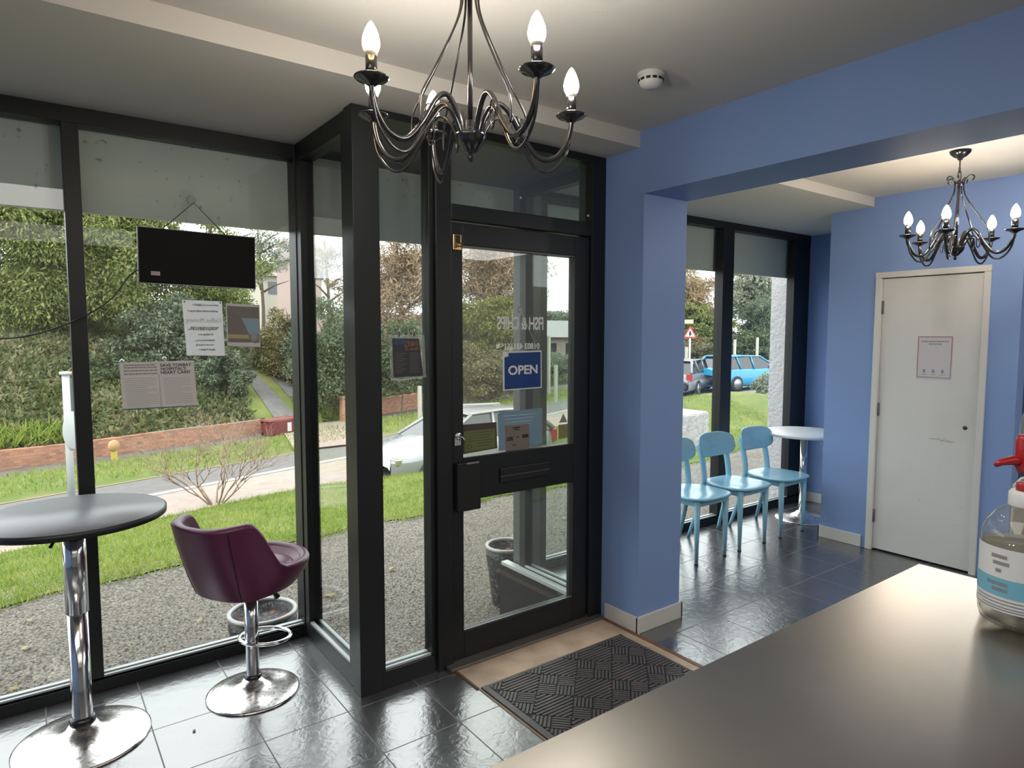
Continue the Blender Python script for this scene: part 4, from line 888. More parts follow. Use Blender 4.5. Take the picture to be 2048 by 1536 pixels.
tag(MB().box(g.x-0.15, g.x+0.15, g.y-0.15, g.y+0.15, g.z-0.2, g.z+0.95).box(g.x-0.19, g.x+0.19, g.y-0.19, g.y+0.19, g.z+0.95, g.z+1.02).build('brick_pillar', M_BRICK), 'red brick gate pillar at the right of the driveway entrance', 'pillar')

# ---- foliage
def leaf_cloud(name, m, parent, c, rad, n, size, clumps=60, cr=0.28, aspect=0.45, droop=0.0, seed=0, world=True, shell=0.45, floor=None):
    g = np.random.default_rng(seed)
    d = g.normal(size=(clumps, 3)); d /= np.linalg.norm(d, axis=1)[:, None]
    rr = (shell+(1-shell)*g.random(clumps))[:, None]
    cc = d*rr*np.array(rad)*(1-cr*0.5)
    k = g.integers(0, clumps, n)
    off = g.normal(size=(n, 3)); off /= (np.linalg.norm(off, axis=1)[:, None]+1e-6); off *= (g.random(n)**0.5)[:, None]
    p = cc[k] + off*np.array(rad)*cr*np.array([1, 1, 0.7])
    p += np.array([c[0], c[1], c[2]])
    if parent is not None and world: p -= np.array(MW[parent.name].translation)
    ax = off + g.normal(size=(n, 3))*0.6; ax[:, 2] -= droop; ax /= np.linalg.norm(ax, axis=1)[:, None]
    t = g.normal(size=(n, 3)); b = np.cross(ax, t); b /= (np.linalg.norm(b, axis=1)[:, None]+1e-6)
    L = size*(0.6+0.8*g.random(n))[:, None]
    v = np.stack([p-ax*L*0.5, p+b*L*aspect*0.5, p+ax*L*0.5, p-b*L*aspect*0.5], axis=1).reshape(-1, 3)
    return raw_quads(name, v, 4, m, parent)
def raw_quads(name, v, k, m, parent=None):
    nv = len(v); nf = nv//k
    me = bpy.data.meshes.new(name); me.vertices.add(nv); me.vertices.foreach_set('co', v.astype(np.float32).ravel())
    me.loops.add(nv); me.loops.foreach_set('vertex_index', np.arange(nv, dtype=np.int32))
    me.polygons.add(nf); me.polygons.foreach_set('loop_start', np.arange(0, nv, k, dtype=np.int32)); me.polygons.foreach_set('loop_total', np.full(nf, k, dtype=np.int32))
    me.materials.append(m); me.update(calc_edges=True); me.validate()
    o = bpy.data.objects.new(name, me); C.objects.link(o)
    if parent is not None: o.parent = parent
    return o
def G(*c): return [tuple(x) for x in c]
L_CON = leaf_mat('conifer_leaves', G((0.07, 0.10, 0.03), (0.16, 0.22, 0.045), (0.28, 0.34, 0.08), (0.38, 0.40, 0.14), (0.42, 0.36, 0.16)))
L_CON2 = leaf_mat('dark_evergreen_leaves', G((0.035, 0.055, 0.025), (0.08, 0.12, 0.05), (0.16, 0.21, 0.09), (0.26, 0.31, 0.15)))
L_BLUEG = leaf_mat('blue_green_leaves', G((0.05, 0.08, 0.05), (0.13, 0.18, 0.11), (0.24, 0.30, 0.18), (0.36, 0.40, 0.26)))
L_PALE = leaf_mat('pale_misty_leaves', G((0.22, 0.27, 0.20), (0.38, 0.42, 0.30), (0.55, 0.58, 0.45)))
L_TAN = leaf_mat('bare_twigs_tan', G((0.14, 0.09, 0.05), (0.32, 0.22, 0.12), (0.48, 0.35, 0.21), (0.58, 0.45, 0.30)), trans=0.1)
L_OLIVE = leaf_mat('olive_scrub', G((0.10, 0.08, 0.04), (0.22, 0.19, 0.08), (0.33, 0.30, 0.13), (0.42, 0.38, 0.20)))
L_YEL = leaf_mat('yellow_green_bush', G((0.12, 0.15, 0.02), (0.26, 0.28, 0.05), (0.38, 0.36, 0.08)))
L_IVY = leaf_mat('bank_undergrowth', G((0.04, 0.06, 0.02), (0.11, 0.15, 0.045), (0.22, 0.25, 0.09), (0.30, 0.26, 0.14), (0.34, 0.32, 0.18)))
M_BARK = mat('bark', (0.16, 0.13, 0.10), 0.9)
TREES = [  # name, label, px, py, depth, (rx, ry, rz), material, leaves, size, clumps, droop, aspect
 ('conifer', 'tall green drooping conifer at the far left beyond the brick wall', 40, 500, 23.5, (3.6, 2.2, 4.2), L_CON, 26000, 0.26, 90, 0.7, 0.35),
 ('conifer', 'wide yellow green conifer behind the black display panel', 250, 520, 25.0, (3.4, 2.2, 3.9), L_CON, 24000, 0.26, 80, 0.7, 0.35),
 ('conifer', 'feathery green conifer right of the black display panel, up to the driveway', 420, 560, 27.0, (2.9, 2.0, 2.9), L_CON, 16000, 0.24, 60, 0.5, 0.35),
 ('evergreen_tree', 'dark blue green evergreen behind the handwritten poster', 345, 690, 24.5, (2.2, 1.5, 2.0), L_BLUEG, 14000, 0.17, 60, 0.2, 0.5),
 ('bush', 'olive brown bush at the far left above the brick wall', 40, 760, 22.3, (2.2, 1.2, 1.6), L_OLIVE, 12000, 0.15, 60, 0.1, 0.5),
 ('bush', 'dark green bush behind the grey leaflet', 250, 770, 23.0, (2.6, 1.2, 1.3), L_CON2, 12000, 0.15, 60, 0.1, 0.5),
 ('bush', 'dark green holly like bush right of the grey leaflet', 445, 745, 24.0, (1.1, 0.9, 1.2), L_BLUEG, 6500, 0.14, 40, 0.0, 0.5),
 ('bush', 'yellow green bush at the top of the driveway', 528, 700, 31.0, (1.5, 1.2, 1.0), L_YEL, 5000, 0.16, 40, 0.0, 0.5),
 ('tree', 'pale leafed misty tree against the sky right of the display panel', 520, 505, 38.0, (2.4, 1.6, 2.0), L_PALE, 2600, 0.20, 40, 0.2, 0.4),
 ('bush', 'olive scrub bush right of the driveway, by the corner of the recess', 580, 700, 27.5, (1.5, 1.4, 2.2), L_OLIVE, 9000, 0.16, 50, 0.1, 0.45),
 ('hedge_tree', 'ivy covered green tree behind the narrow side pane', 655, 720, 25.5, (1.9, 1.4, 2.6), L_BLUEG, 15000, 0.16, 70, 0.2, 0.5),
 ('twiggy_tree', 'bare pale twiggy tree top behind the narrow side pane', 655, 520, 28.0, (1.5, 1.2, 1.5), L_TAN, 1500, 0.40, 30, -0.4, 0.07),
 ('twiggy_tree', 'tan twiggy beech tree behind the menu sleeve', 800, 570, 30.0, (3.2, 2.0, 3.2), L_TAN, 20000, 0.26, 90, -0.2, 0.16),
 ('bush', 'green ivy bush below the menu sleeve', 800, 715, 27.0, (1.9, 1.2, 1.9), L_CON2, 13000, 0.15, 60, 0.1, 0.5),
 ('twiggy_tree', 'tan twiggy tree at the top of the door glass', 985, 550, 34.0, (3.6, 2.2, 3.3), L_TAN, 22000, 0.30, 90, -0.2, 0.15),
 ('evergreen_tree', 'green evergreen in the middle of the door glass', 985, 650, 32.0, (3.0, 1.6, 1.6), L_YEL, 15000, 0.18, 60, 0.1, 0.45),
 ('bush', 'brown olive scrub behind the OPEN sign', 980, 740, 31.0, (3.2, 1.5, 1.7), L_OLIVE, 16000, 0.17, 70, 0.0, 0.4),
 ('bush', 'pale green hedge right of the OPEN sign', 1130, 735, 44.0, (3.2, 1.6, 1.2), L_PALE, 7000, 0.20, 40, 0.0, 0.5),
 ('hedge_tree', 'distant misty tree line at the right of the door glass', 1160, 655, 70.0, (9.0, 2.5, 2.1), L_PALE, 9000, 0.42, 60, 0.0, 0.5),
 ('twiggy_tree', 'tan twiggy tree in the left pane of the side window', 1375, 610, 46.0, (4.2, 2.4, 3.0), L_TAN, 14000, 0.38, 70, -0.2, 0.16),
 ('evergreen_tree', 'green tree in the left pane of the side window below the twiggy one', 1400, 655, 44.0, (3.4, 1.8, 1.8), L_CON, 9000, 0.26, 50, 0.1, 0.4),
 ('bush', 'grey brown scrub below the warning sign trees in the side window', 1410, 705, 43.0, (3.6, 1.5, 1.3), L_OLIVE, 9000, 0.20, 50, 0.0, 0.4),
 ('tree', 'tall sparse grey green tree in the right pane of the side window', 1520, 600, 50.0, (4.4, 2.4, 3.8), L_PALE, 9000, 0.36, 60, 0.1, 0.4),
 ('conifer', 'dark blue green conifer in the right pane of the side window', 1530, 650, 47.0, (3.8, 2.0, 2.2), L_BLUEG, 11000, 0.26, 60, 0.4, 0.4),
 ('hedge', 'dark trimmed hedge behind the blue car', 1500, 692, 44.0, (4.6, 1.5, 1.2), L_CON2, 9000, 0.20, 50, 0.0, 0.5),
]
for i, (nm, lbl, px, py, dep, rad, lm, n, size, cl, droop, asp) in enumerate(TREES):
    c = far_at(px, py, dep); gz = z_out(c.x, c.y)
    t = thing(nm, lbl, 'hedge' if nm == 'hedge' else 'bush' if nm == 'bush' else 'tree', (c.x, c.y, gz), 0, 'trees and bushes across the road')
    if nm == 'conifer': n, size = n*2, size*0.62
    elif nm != 'twiggy_tree': n, size = int(n*1.5), size*0.8
    leaf_cloud('foliage', lm, t, c, rad, n, size, int(cl*1.5), 0.24, asp, droop, seed=100+i, shell=0.25)
    tr = MB(); top = c.z+rad[2]*0.55
    r0 = 0.10+0.02*rad[2] if nm != 'bush' else 0.04
    tr.tube(smooth_path([(c.x, c.y, gz-0.2), (c.x+0.1, c.y, (gz*2+top)/3), (c.x-0.08, c.y+0.1, top)], 4), [r0*(1-0.08*q) for q in range(9)], 8)
    for q in range(7 if nm != 'bush' else 3):
        a = rnd.uniform(0, 2*PI); h = gz+(top-gz)*rnd.uniform(0.45, 0.9)
        tr.tube([(c.x, c.y, h), (c.x+rad[0]*0.35*math.cos(a), c.y+rad[1]*0.35*math.sin(a), h+rad[2]*0.25), (c.x+rad[0]*0.7*math.cos(a), c.y+rad[1]*0.7*math.sin(a), h+rad[2]*0.4)], [r0*0.5, r0*0.3, r0*0.1], 6)
    tr.build('trunk', M_BARK, t, world=True)
# undergrowth on the bank (nobody could count it)
g_ = np.random.default_rng(5)
def scatter(name, m, s0, s1, n0, n1, N, size, asp, up, lbl, cat, dens=None, keep=None):
    s = s0+(s1-s0)*g_.random(N); n = n0+(n1-n0)*g_.random(N)
    P = np.zeros((N, 3)); ok = np.ones(N, bool)
    for i in range(N):
        x, y = xy(s[i], n[i]); P[i] = (x, y, z_out(x, y))
        if keep and not keep(x, y): ok[i] = False
    P = P[ok]; N = len(P); P[:, 2] += size*0.4*g_.random(N)
    ax = g_.normal(size=(N, 3)); ax[:, 2] = np.abs(ax[:, 2])+up; ax /= np.linalg.norm(ax, axis=1)[:, None]
    b = np.cross(ax, g_.normal(size=(N, 3))); b /= np.linalg.norm(b, axis=1)[:, None]
    L = size*(0.5+g_.random(N))[:, None]
    v = np.stack([P-ax*L*0.2, P+b*L*asp*0.5+ax*L*0.35, P+ax*L, P-b*L*asp*0.5+ax*L*0.35], axis=1).reshape(-1, 3)
    return tag(raw_quads(name, v, 4, m), lbl, cat, kind='stuff')
dA, dB = ground_at(520, 850), ground_at(650, 850); dC, dD = ground_at(475, 748), ground_at(560, 748)
def off_drive(x, y):
    s, n = sn(x, y); sa, na = sn(dA.x, dA.y); sb_, _ = sn(dB.x, dB.y); sc2, nc = sn(dC.x, dC.y); sd2, _ = sn(dD.x, dD.y)
    if n > nc+0.5: return True
    t = (n-na)/max(nc-na, 0.1); return not (sa+(sc2-sa)*t-0.1 < s < sb_+(sd2-sb_)*t+0.3)
scatter('bank_undergrowth', L_IVY, -10, 14.3, 20.40, 27, 34000, 0.17, 0.5, 0.2, 'tangled green and brown undergrowth covering the bank above the brick wall', 'undergrowth', keep=off_drive)
scatter('hedge_undergrowth', L_IVY, 14, 50, 20.5, 27, 16000, 0.24, 0.5, 0.3, 'low scrub and weeds along the far side of the road right of the driveway', 'undergrowth', keep=off_drive)
L_GRASS = leaf_mat('grass_blades', G((0.16, 0.26, 0.03), (0.28, 0.40, 0.05), (0.42, 0.52, 0.10), (0.50, 0.50, 0.16)), trans=0.35)
scatter('verge_grass', L_GRASS, -8, 40, 16.3, 18.95, 14000, 0.12, 0.18, 1.0, 'rough grass on the verge across the road', 'grass')
scatter('wall_grass', L_GRASS, -6, 7.6, 20.5, 21.3, 3000, 0.35, 0.10, 0.8, 'long grass tufts spilling over the left end of the brick wall', 'grass')
N = 60000
xs = -2.5+15.5*g_.random(N); vv = g_.random(N)**1.35; P = np.zeros((N, 3))
for i in range(N):
    y = y_lawn(xs[i])+(y_pave(xs[i])-y_lawn(xs[i]))*vv[i]-0.06*(vv[i] < 0.02); P[i] = (xs[i], y, z_out(xs[i], max(y, y_lawn(xs[i])+1e-3)))
keepm = np.ones(N, bool); P = P[keepm]; N = len(P)
ax = g_.normal(size=(N, 3))*0.55; ax[:, 2] = 1; ax /= np.linalg.norm(ax, axis=1)[:, None]
b = np.cross(ax, g_.normal(size=(N, 3))); b /= np.linalg.norm(b, axis=1)[:, None]; L = (0.045+0.05*g_.random(N))[:, None]
v = np.stack([P-b*0.005-ax*0.005, P+b*0.005-ax*0.005, P+ax*L], axis=1).reshape(-1, 3)
tag(raw_quads('grass_blades', v, 3, L_GRASS), 'short bright green grass blades on the front lawn', 'grass', kind='stuff')
# small stones on the gravel
N = 26000; xs = -2+12*g_.random(N); ys_ = 3.5+2.6*g_.random(N)**1.2
P = np.stack([xs, ys_, np.full(N, -0.352)], axis=1); r = 0.004+0.008*g_.random(N)
T4 = np.array([(1, 0, 0), (-0.5, 0.87, 0), (-0.5, -0.87, 0), (0, 0, 0.8)])
a = g_.random(N)*6.28; ca, sa = np.cos(a), np.sin(a)
tx = T4[None, :, 0]*ca[:, None]-T4[None, :, 1]*sa[:, None]; ty = T4[None, :, 0]*sa[:, None]+T4[None, :, 1]*ca[:, None]; tz = np.repeat(T4[None, :, 2], N, 0)
Vt = P[:, None, :]+np.stack([tx, ty, tz], axis=2)*r[:, None, None]
v = np.stack([Vt[:, 0], Vt[:, 1], Vt[:, 3], Vt[:, 1], Vt[:, 2], Vt[:, 3], Vt[:, 2], Vt[:, 0], Vt[:, 3]], axis=1).reshape(-1, 3)
tag(raw_quads('gravel_stones', v, 3, leaf_mat('stone_tones', G((0.10, 0.09, 0.08), (0.30, 0.27, 0.23), (0.50, 0.46, 0.40)), trans=0.0)), 'loose grey gravel stones outside the windows', 'gravel', kind='stuff')
lvs = MB()
for k in range(26):
    x, y = rnd.uniform(-0.6, 4.5), rnd.uniform(3.9, 6.2); a = rnd.uniform(0, 6.28); r = rnd.uniform(0.02, 0.045)
    lvs.add([(x+r*math.cos(a+q*1.2566)*(1 if q % 2 else 0.6), y+r*math.sin(a+q*1.2566)*(1 if q % 2 else 0.6), -0.335+0.008*(q % 3)) for q in range(5)], [(0, 1, 2, 3, 4)])
tag(lvs.build('fallen_leaves', mat('yellowed_leaf', (0.45, 0.38, 0.16), 0.8)), 'scattered yellowed leaves on the gravel', 'leaves', kind='stuff')

# ---- bare shrub at the edge of the lawn
tb = ground_at(432, 1008)
bt_ = thing('bare_shrub', 'leafless tan many stemmed shrub at the far edge of the lawn', 'shrub', tuple(tb))
r2 = random.Random(21); br_ = MB()
def grow(p, d, L, r, lev):
    q = p+d*L; m_ = p.lerp(q, 0.5)+Vector((r2.uniform(-1, 1), r2.uniform(-1, 1), r2.uniform(-0.3, 0.3)))*L*0.07
    br_.tube([p, m_, q], [r, r*0.85, r*0.7], 5)
    if lev == 0: return
    for k in range(r2.choice((2, 3, 3)) if lev > 1 else 3):
        nd = (d+Vector((r2.uniform(-1, 1), r2.uniform(-1, 1), r2.uniform(-0.25, 0.6)))*0.75).normalized()
        grow(q if k < 2 else m_, nd, L*r2.uniform(0.62, 0.85), r*0.62, lev-1)
for k in range(7):
    a = k*0.9+0.3; d = Vector((math.cos(a)*0.75, math.sin(a)*0.6, 0.85)).normalized()
    grow(Vector(tb)+Vector((math.cos(a)*0.06, math.sin(a)*0.06, -0.05)), d, 0.52, 0.016, 5)
br_.build('branches', mat('tan_bark', (0.42, 0.30, 0.22), 0.8), bt_, world=True)

# ---- pots
M_POT = mat('mottled_black_pot', (0.025, 0.025, 0.028), 0.3, noise=(38, 5, (0.30, 0.30, 0.31), 0.52, 0.68), bump=(60, 0.8, 0.01))
M_SOIL = mat('reddish_bark_soil', (0.34, 0.13, 0.09), 0.9, noise=(40, 5, (0.62, 0.33, 0.25), 0.4, 0.65), bump=(40, 1, 0.02))
def pot(label, x, y, r, rb, h, z0=-0.352):
    t = thing('plant_pot', label, 'pot', (x, y, z0))
    MB().lathe([(0.0, 0.0), (rb*0.9, 0.0), (rb, 0.01), (rb+(r-rb)*0.5, h*0.45), (r*0.99, h*0.8), (r*0.96, h-0.03), (r*0.88, h-0.03), (r*0.86, h*0.8), (0.0, h*0.8)], seg=48).build('body', M_POT, t)
    rim = []
    for k in range(48): a = 2*PI*k/48; rim.append((r*0.955*math.cos(a), r*0.955*math.sin(a), h-0.022))
    MB().tube(rim, 0.014, 10, closed=True).build('rim', mat('silvered_rim', (0.55, 0.54, 0.52), 0.35, metal=0.3), t)
    MB().grid(lambda u, v: (r*0.87*v*math.cos(2*PI*u), r*0.87*v*math.sin(2*PI*u), h-0.085+0.012*math.sin(9*u*6.28)*v), 40, 6, wrapu=True).build('soil', M_SOIL, t)
    return t
pot('wide mottled plant pot with pale rim outside the window behind the bar stool', 0.985, 3.64, 0.180, 0.14, 0.40)
pot('tall mottled black plant pot seen through the lower door glass', 2.665, 3.66, 0.150, 0.105, 0.44)

# ---- roadside furniture
def up_post(px, py_top, depth, base=None):
    p = far_at(px, py_top, depth); return p.x, p.y, z_out(p.x, p.y), p.z
x, y, zb_, zt_ = up_post(131, 749, 12.2)
M_PPOST = mat('pale_painted_steel', (0.62, 0.66, 0.66), 0.5)
t = thing('roadside_sign_post', 'pale post with an edge on sign plate at the edge of the road, left window', 'sign post', (x, y, zb_))
MB().tube([(x, y, zb_-0.1), (x, y, zt_)], 0.062, 14).lathe([(0.0, 0.0), (0.10, 0.0), (0.10, 0.05), (0.0, 0.06)], x, y, zt_, seg=18).build('post', M_PPOST, t, world=True)
vx, vy = _rt.x, _rt.y
MB().box(-0.22, 0.22, -0.015, 0.015, -0.35, 0.35).xf(Matrix.Translation((x+0.16*vx+0.05, y+0.16*vy+0.2, zt_-0.42)) @ Matrix.Rotation(math.radians(40), 4, 'Z')).build('flag_plate', mat('dark_flag', (0.10, 0.14, 0.14), 0.5), t, world=True)
MB().lathe([(0.0, -0.01), (0.24, -0.01), (0.25, 0.0), (0.24, 0.01), (0.0, 0.01)], seg=30).xf(Matrix.Translation((x+0.10*vx, y+0.10*vy, zt_-1.05)) @ Matrix.Rotation(math.radians(28), 4, 'Z') @ Matrix.Rotation(PI/2, 4, 'X') @ Matrix.Diagonal((0.8, 1.45, 1, 1))).build('oval_plate', M_PPOST, t, world=True)
g = ground_at(229, 921)
t = thing('hydrant_marker', 'small yellow hydrant marker with round orange top in front of the brick wall', 'marker', tuple(g))
MB().box(-0.08, 0.08, -0.05, 0.05, -0.05, 0.30).build('yellow_base', mat('marker_yellow', (0.70, 0.52, 0.10), 0.6), t, bevel=0.02)
MB().lathe([(0.0, -0.05), (0.14, -0.05), (0.165, 0.0), (0.14, 0.05), (0.0, 0.05)], seg=24).xf(Matrix.Translation((0, -0.02, 0.40)) @ Matrix.Rotation(math.radians(25), 4, 'Z') @ Matrix.Rotation(PI/2, 4, 'X')).build('round_top', mat('marker_orange', (0.72, 0.42, 0.22), 0.6), t)
g = ground_at(560, 869)
t = thing('wheelie_bin', 'dark red wheelie bin lying on its side at the foot of the driveway', 'bin', tuple(g), rotz=math.radians(20))
MB().prism([(-0.55, 0.03), (0.42, 0.0), (0.48, 0.56), (-0.55, 0.48)], 1, -0.28, 0.28).build('body', mat('bin_maroon', (0.20, 0.035, 0.035), 0.5), t, bevel=0.02)
MB().box(0.44, 0.52, -0.30, 0.30, -0.0, 0.60).build('lid', mat('bin_lid', (0.34, 0.13, 0.11), 0.5), t, bevel=0.015)
MB().box(0.10, 0.26, -0.295, -0.28, 0.12, 0.42).build('white_label', M_PAPER, t)
for q in (0.05, 0.45): MB().lathe([(0, -0.03), (0.10, -0.03), (0.10, 0.03), (0, 0.03)], seg=20).xf(Matrix.Translation((-0.50, 0.20, q+0.06)) @ Matrix.Rotation(PI/2, 4, 'X')).build('wheel', M_BLACK, t)
MB().box(-0.6, 0.55, -0.28, 0.28, 0.50, 0.57).build('lit_side', mat('bin_lit_side', (0.36, 0.12, 0.10), 0.5), t, bevel=0.01)  # upturned side in a lighter red, daylight put into the colour

# warning sign
x, y, zb_, zt_ = up_post(1380, 676, 33.0)
t = thing('warning_sign', 'red bordered triangular road warning sign on a post seen through the side window', 'road sign', (x, y, zb_))
MB().tube([(x, y, zb_-0.1), (x, y, zt_+0.05)], 0.05, 10).tube([(x, y, zb_), (x, y, zb_+0.6)], 0.08, 10).build('post', M_PPOST, t, world=True)
Tm = Matrix.Translation((x, y, zt_)) @ Matrix.Rotation(-YAW-0.25, 4, 'Z')
MB().prism([(-0.36, 0.0), (0.36, 0.0), (0.0, 0.62)], 1, -0.07, -0.05).xf(Tm).build('triangle', mat('sign_red', (0.60, 0.06, 0.05), 0.5), t, world=True)
MB().prism([(-0.24, 0.07), (0.24, 0.07), (0.0, 0.48)], 1, -0.08, -0.071).xf(Tm).build('white_face', M_PAPER, t, world=True)
MB().prism([(-0.05, 0.12), (0.05, 0.12), (0.07, 0.22), (0.03, 0.34), (-0.04, 0.34), (-0.06, 0.2)], 1, -0.086, -0.081).xf(Tm).build('black_symbol', M_INK, t, world=True)
MB().box(-0.35, 0.15, -0.07, -0.05, 0.72, 0.92).xf(Tm).build('upper_plate', mat('pale_yellow_plate', (0.72, 0.68, 0.45), 0.6), t, world=True)
M_FPOST = mat('pale_timber_post', (0.62, 0.60, 0.52), 0.8)
for px, pt, dp, hh, lbl in ((1373, 694, 36, 0, 'pale fence post left of the warning sign'), (1470, 679, 40, 0, 'pale fence post at the left of the right pane of the side window'), (1515, 675, 41, 0, 'pale fence post above the blue car'),
                            (1098, 672, 33, 0, 'tall pale fence post right of the OPEN sign'), (1112, 730, 30, 0, 'short pale fence post right of the OPEN sign'), (839, 772, 25.5, 0, 'short pale post right of the short brick wall')):
    x, y, zb_, zt_ = up_post(px, pt, dp)
    tag(MB().box(x-0.06, x+0.06, y-0.06, y+0.06, min(zb_, zt_-0.9)-0.05, zt_).build('fence_post', M_FPOST), lbl, 'post', 'fence posts across the road')
# concrete block and shrub outside the side window
g = Vector((9.35, 7.55, z_out(9.35, 7.55)))
t = tag(MB().box(g.x-0.36, g.x+0.34, g.y-0.35, g.y+0.35, g.z-0.15, g.z+0.66).build('concrete_block', mat('rough_pale_concrete', (0.58, 0.55, 0.55), 0.9, noise=(9, 6, (0.42, 0.40, 0.41), 0.4, 0.65), bump=(16, 0.8, 0.03)), bevel=0.05), 'rough pale concrete block on the grass outside the side window', 'block')
c = far_at(1528, 772, 17.0)
t = thing('variegated_shrub', 'pale variegated shrub in front of the blue car', 'shrub', (c.x, c.y, z_out(c.x, c.y)))
leaf_cloud('foliage', L_PALE, t, c, (0.38, 0.34, 0.36), 1600, 0.07, 24, 0.35, 0.5, 0.0, seed=77)
MB().tube([(c.x, c.y, z_out(c.x, c.y)-0.05), (c.x, c.y, c.z)], 0.015, 6).build('stem', M_BARK, t, world=True)

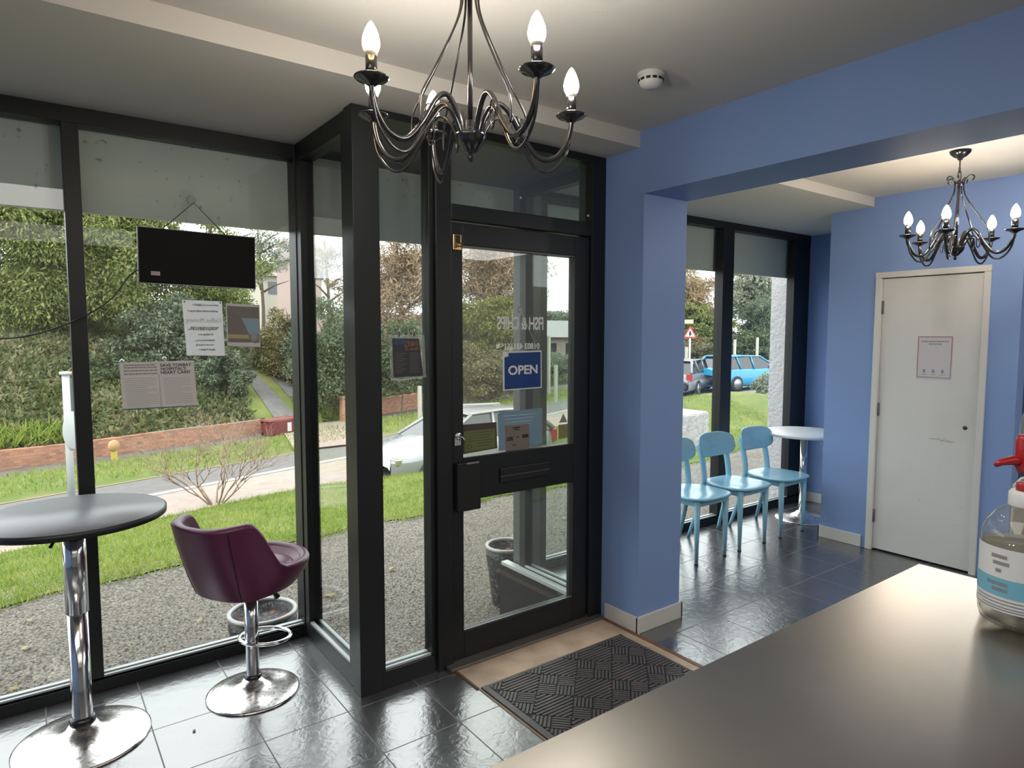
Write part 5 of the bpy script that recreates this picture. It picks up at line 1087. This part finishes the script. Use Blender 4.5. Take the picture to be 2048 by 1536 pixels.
# ---- cars
M_TYRE = mat('tyre', (0.015, 0.015, 0.016), 0.7); M_CARGLASS = mat('car_glass', (0.03, 0.035, 0.04), 0.08, spec=0.9); M_ALLOY = mat('alloy_wheel', (0.5, 0.5, 0.5), 0.3, metal=0.9)
def car(label, loc, heading, paint, tail=(0.45, 0.02, 0.02)):
    """local +x is the front"""
    t = thing('car', label, 'car', loc, heading)
    H = [(-2.12, 0.62, 0.80), (-2.05, 0.86, 0.86), (-1.85, 0.96, 0.90), (-1.2, 0.95, 0.93), (0.0, 0.93, 0.95), (0.85, 0.95, 0.94), (1.3, 0.86, 0.93), (1.75, 0.76, 0.90), (2.02, 0.66, 0.84), (2.14, 0.50, 0.72)]
    W = 0.88
    def body(u, v):
        k = u*(len(H)-1); i = min(int(k), len(H)-2); f = k-i
        x = H[i][0]+(H[i+1][0]-H[i][0])*f; zt = H[i][1]+(H[i+1][1]-H[i][1])*f; ww = W*(H[i][2]+(H[i+1][2]-H[i][2])*f)/0.95
        sec = [(0.0, 0.20), (0.82, 0.20), (0.97, 0.30), (1.0, 0.50), (0.985, 0.68), (0.93, max(zt-0.05, 0.45)), (0.80, zt), (0.0, zt+0.035)]
        m_ = v*2
        if m_ <= 1: j = m_*7; sgn = 1
        else: j = (2-m_)*7; sgn = -1
        a = min(int(j), 6); q = j-a
        y = sec[a][0]+(sec[a+1][0]-sec[a][0])*q; z = sec[a][1]+(sec[a+1][1]-sec[a][1])*q
        return (x, sgn*y*ww, z)
    MB().grid(body, 28, 29).build('body', paint, t)
    gl = MB()
    base = [(-2.0, 0.90), (-1.5, 1.36), (0.20, 1.38), (1.12, 0.90)]
    for sgn in (1,):
        pass
    vs = []
    for (x, z) in base:
        ww = 0.80 if z < 1 else 0.62
        vs += [(x, -ww, z), (x, ww, z)]
    gl.add(vs, [(0, 1, 3, 2), (2, 3, 5, 4), (4, 5, 7, 6), (0, 2, 4, 6), (1, 7, 5, 3)])
    gl.build('windows', M_CARGLASS, t)
    def roof(u, v):
        x = -1.58+1.86*u; y = (v*2-1)*0.63; return (x, y, 1.375+0.055*math.sin(PI*u)*(1-0.4*(v*2-1)**2)+0.02*(1-(v*2-1)**2))
    rf = MB().grid(roof, 12, 9)
    rf.build('roof', paint, t)
    pl = MB()
    for s_ in (-1, 1):
        pl.tube([(1.12, s_*0.80, 0.90), (0.22, s_*0.635, 1.375)], 0.035, 8)
        pl.tube([(-0.30, s_*0.815, 0.90), (-0.34, s_*0.635, 1.39)], 0.035, 8)
        pl.tube([(-1.05, s_*0.815, 0.90), (-1.15, s_*0.635, 1.39)], 0.030, 8)
        pl.tube([(-2.0, s_*0.80, 0.92), (-1.53, s_*0.635, 1.375)], 0.055, 8)
        pl.tube([(0.24, s_*0.63, 1.385), (-0.6, s_*0.64, 1.42), (-1.55, s_*0.63, 1.385)], 0.03, 8)
        pl.box(0.66, 0.84, s_*0.86-0.03 if s_ < 0 else 0.84, s_*0.86+0.03 if s_ < 0 else 0.98, 0.93, 1.04)
    pl.build('pillars_and_mirrors', paint, t)
    for s_ in (-1, 1):
        for x in (-1.30, 1.32):
            wv = MB().lathe([(0.0, -0.09), (0.24, -0.09), (0.31, -0.07), (0.315, 0.07), (0.24, 0.09), (0.0, 0.09)], seg=28).xf(Matrix.Translation((x, s_*0.80, 0.315)) @ Matrix.Rotation(PI/2, 4, 'X')).build('wheel', M_TYRE, t)
            MB().lathe([(0.0, -0.10), (0.20, -0.10), (0.21, -0.09), (0.20, 0.10), (0.0, 0.10)], seg=20).xf(Matrix.Translation((x, s_*0.80, 0.315)) @ Matrix.Rotation(PI/2, 4, 'X')).build('hubcap', M_ALLOY, wv)
        MB().box(-2.10, -1.96, min(s_*0.62, s_*0.84), max(s_*0.62, s_*0.84), 0.62, 0.90).build('tail_light', mat('tail_light', tail, 0.3), t, bevel=0.02)
        MB().box(1.92, 2.08, min(s_*0.52, s_*0.78), max(s_*0.52, s_*0.78), 0.56, 0.68).build('headlight', M_CHROME, t, bevel=0.02)
    return t
P_SIL = mat('silver_paint', (0.44, 0.45, 0.47), 0.25, metal=0.35, coat=0.5)
P_BLUE = mat('bright_blue_paint', (0.03, 0.36, 0.66), 0.25, coat=0.5)
P_GREY = mat('grey_paint', (0.30, 0.31, 0.33), 0.3, metal=0.3, coat=0.4)
car('silver grey hatchback parked beyond the lawn, behind the door frame', (7.55, 12.05, -1.50), math.radians(184), P_SIL)
c = far_at(1486, 800, 27.5)
car('bright blue hatchback parked outside the side window', (c.x, c.y, z_out(c.x, c.y)+0.03), math.radians(-8), P_BLUE)
c = far_at(1375, 812, 27.5)
car('dark grey car behind the concrete block outside the side window', (c.x, c.y, z_out(c.x, c.y)+0.03), math.radians(20), P_GREY)

# ---- distant houses
def house(label, px, py, dep, w_, d_, h_, wallc, roofc, rot=0.2):
    c = far_at(px, py, dep); gz = min(z_out(c.x, c.y), c.z-h_)
    t = thing('house', label, 'house', (c.x, c.y, gz), rot); H = c.z-gz
    MB().box(-w_/2, w_/2, -d_/2, d_/2, 0, H).build('walls', mat('house_wall', wallc, 0.8), t)
    MB().prism([(-d_/2-0.4, H-0.1), (d_/2+0.4, H-0.1), (0, H+h_*0.45)], 0, -w_/2-0.4, w_/2+0.4).build('roof', mat('house_roof', roofc, 0.8), t)
    for k in range(3):
        xx = -w_/2+w_*(k+0.5)/3; MB().box(xx-0.5, xx+0.5, -d_/2-0.04, -d_/2, H-1.7, H-0.6).build('window', M_CARGLASS, t)
house('pale cream bungalow seen between the display panel and the recess frame', 552, 556, 62, 6.0, 5, 3.0, (0.72, 0.66, 0.56), (0.42, 0.36, 0.32), 0.3)
house('pinkish low building seen at the right of the door glass', 1128, 672, 58, 5.5, 4, 3.0, (0.50, 0.38, 0.34), (0.48, 0.46, 0.46), -0.4)
house('hazy brick house behind the narrow side pane', 597, 520, 55, 1.8, 4, 4.0, (0.62, 0.46, 0.42), (0.50, 0.44, 0.42), 0.2)
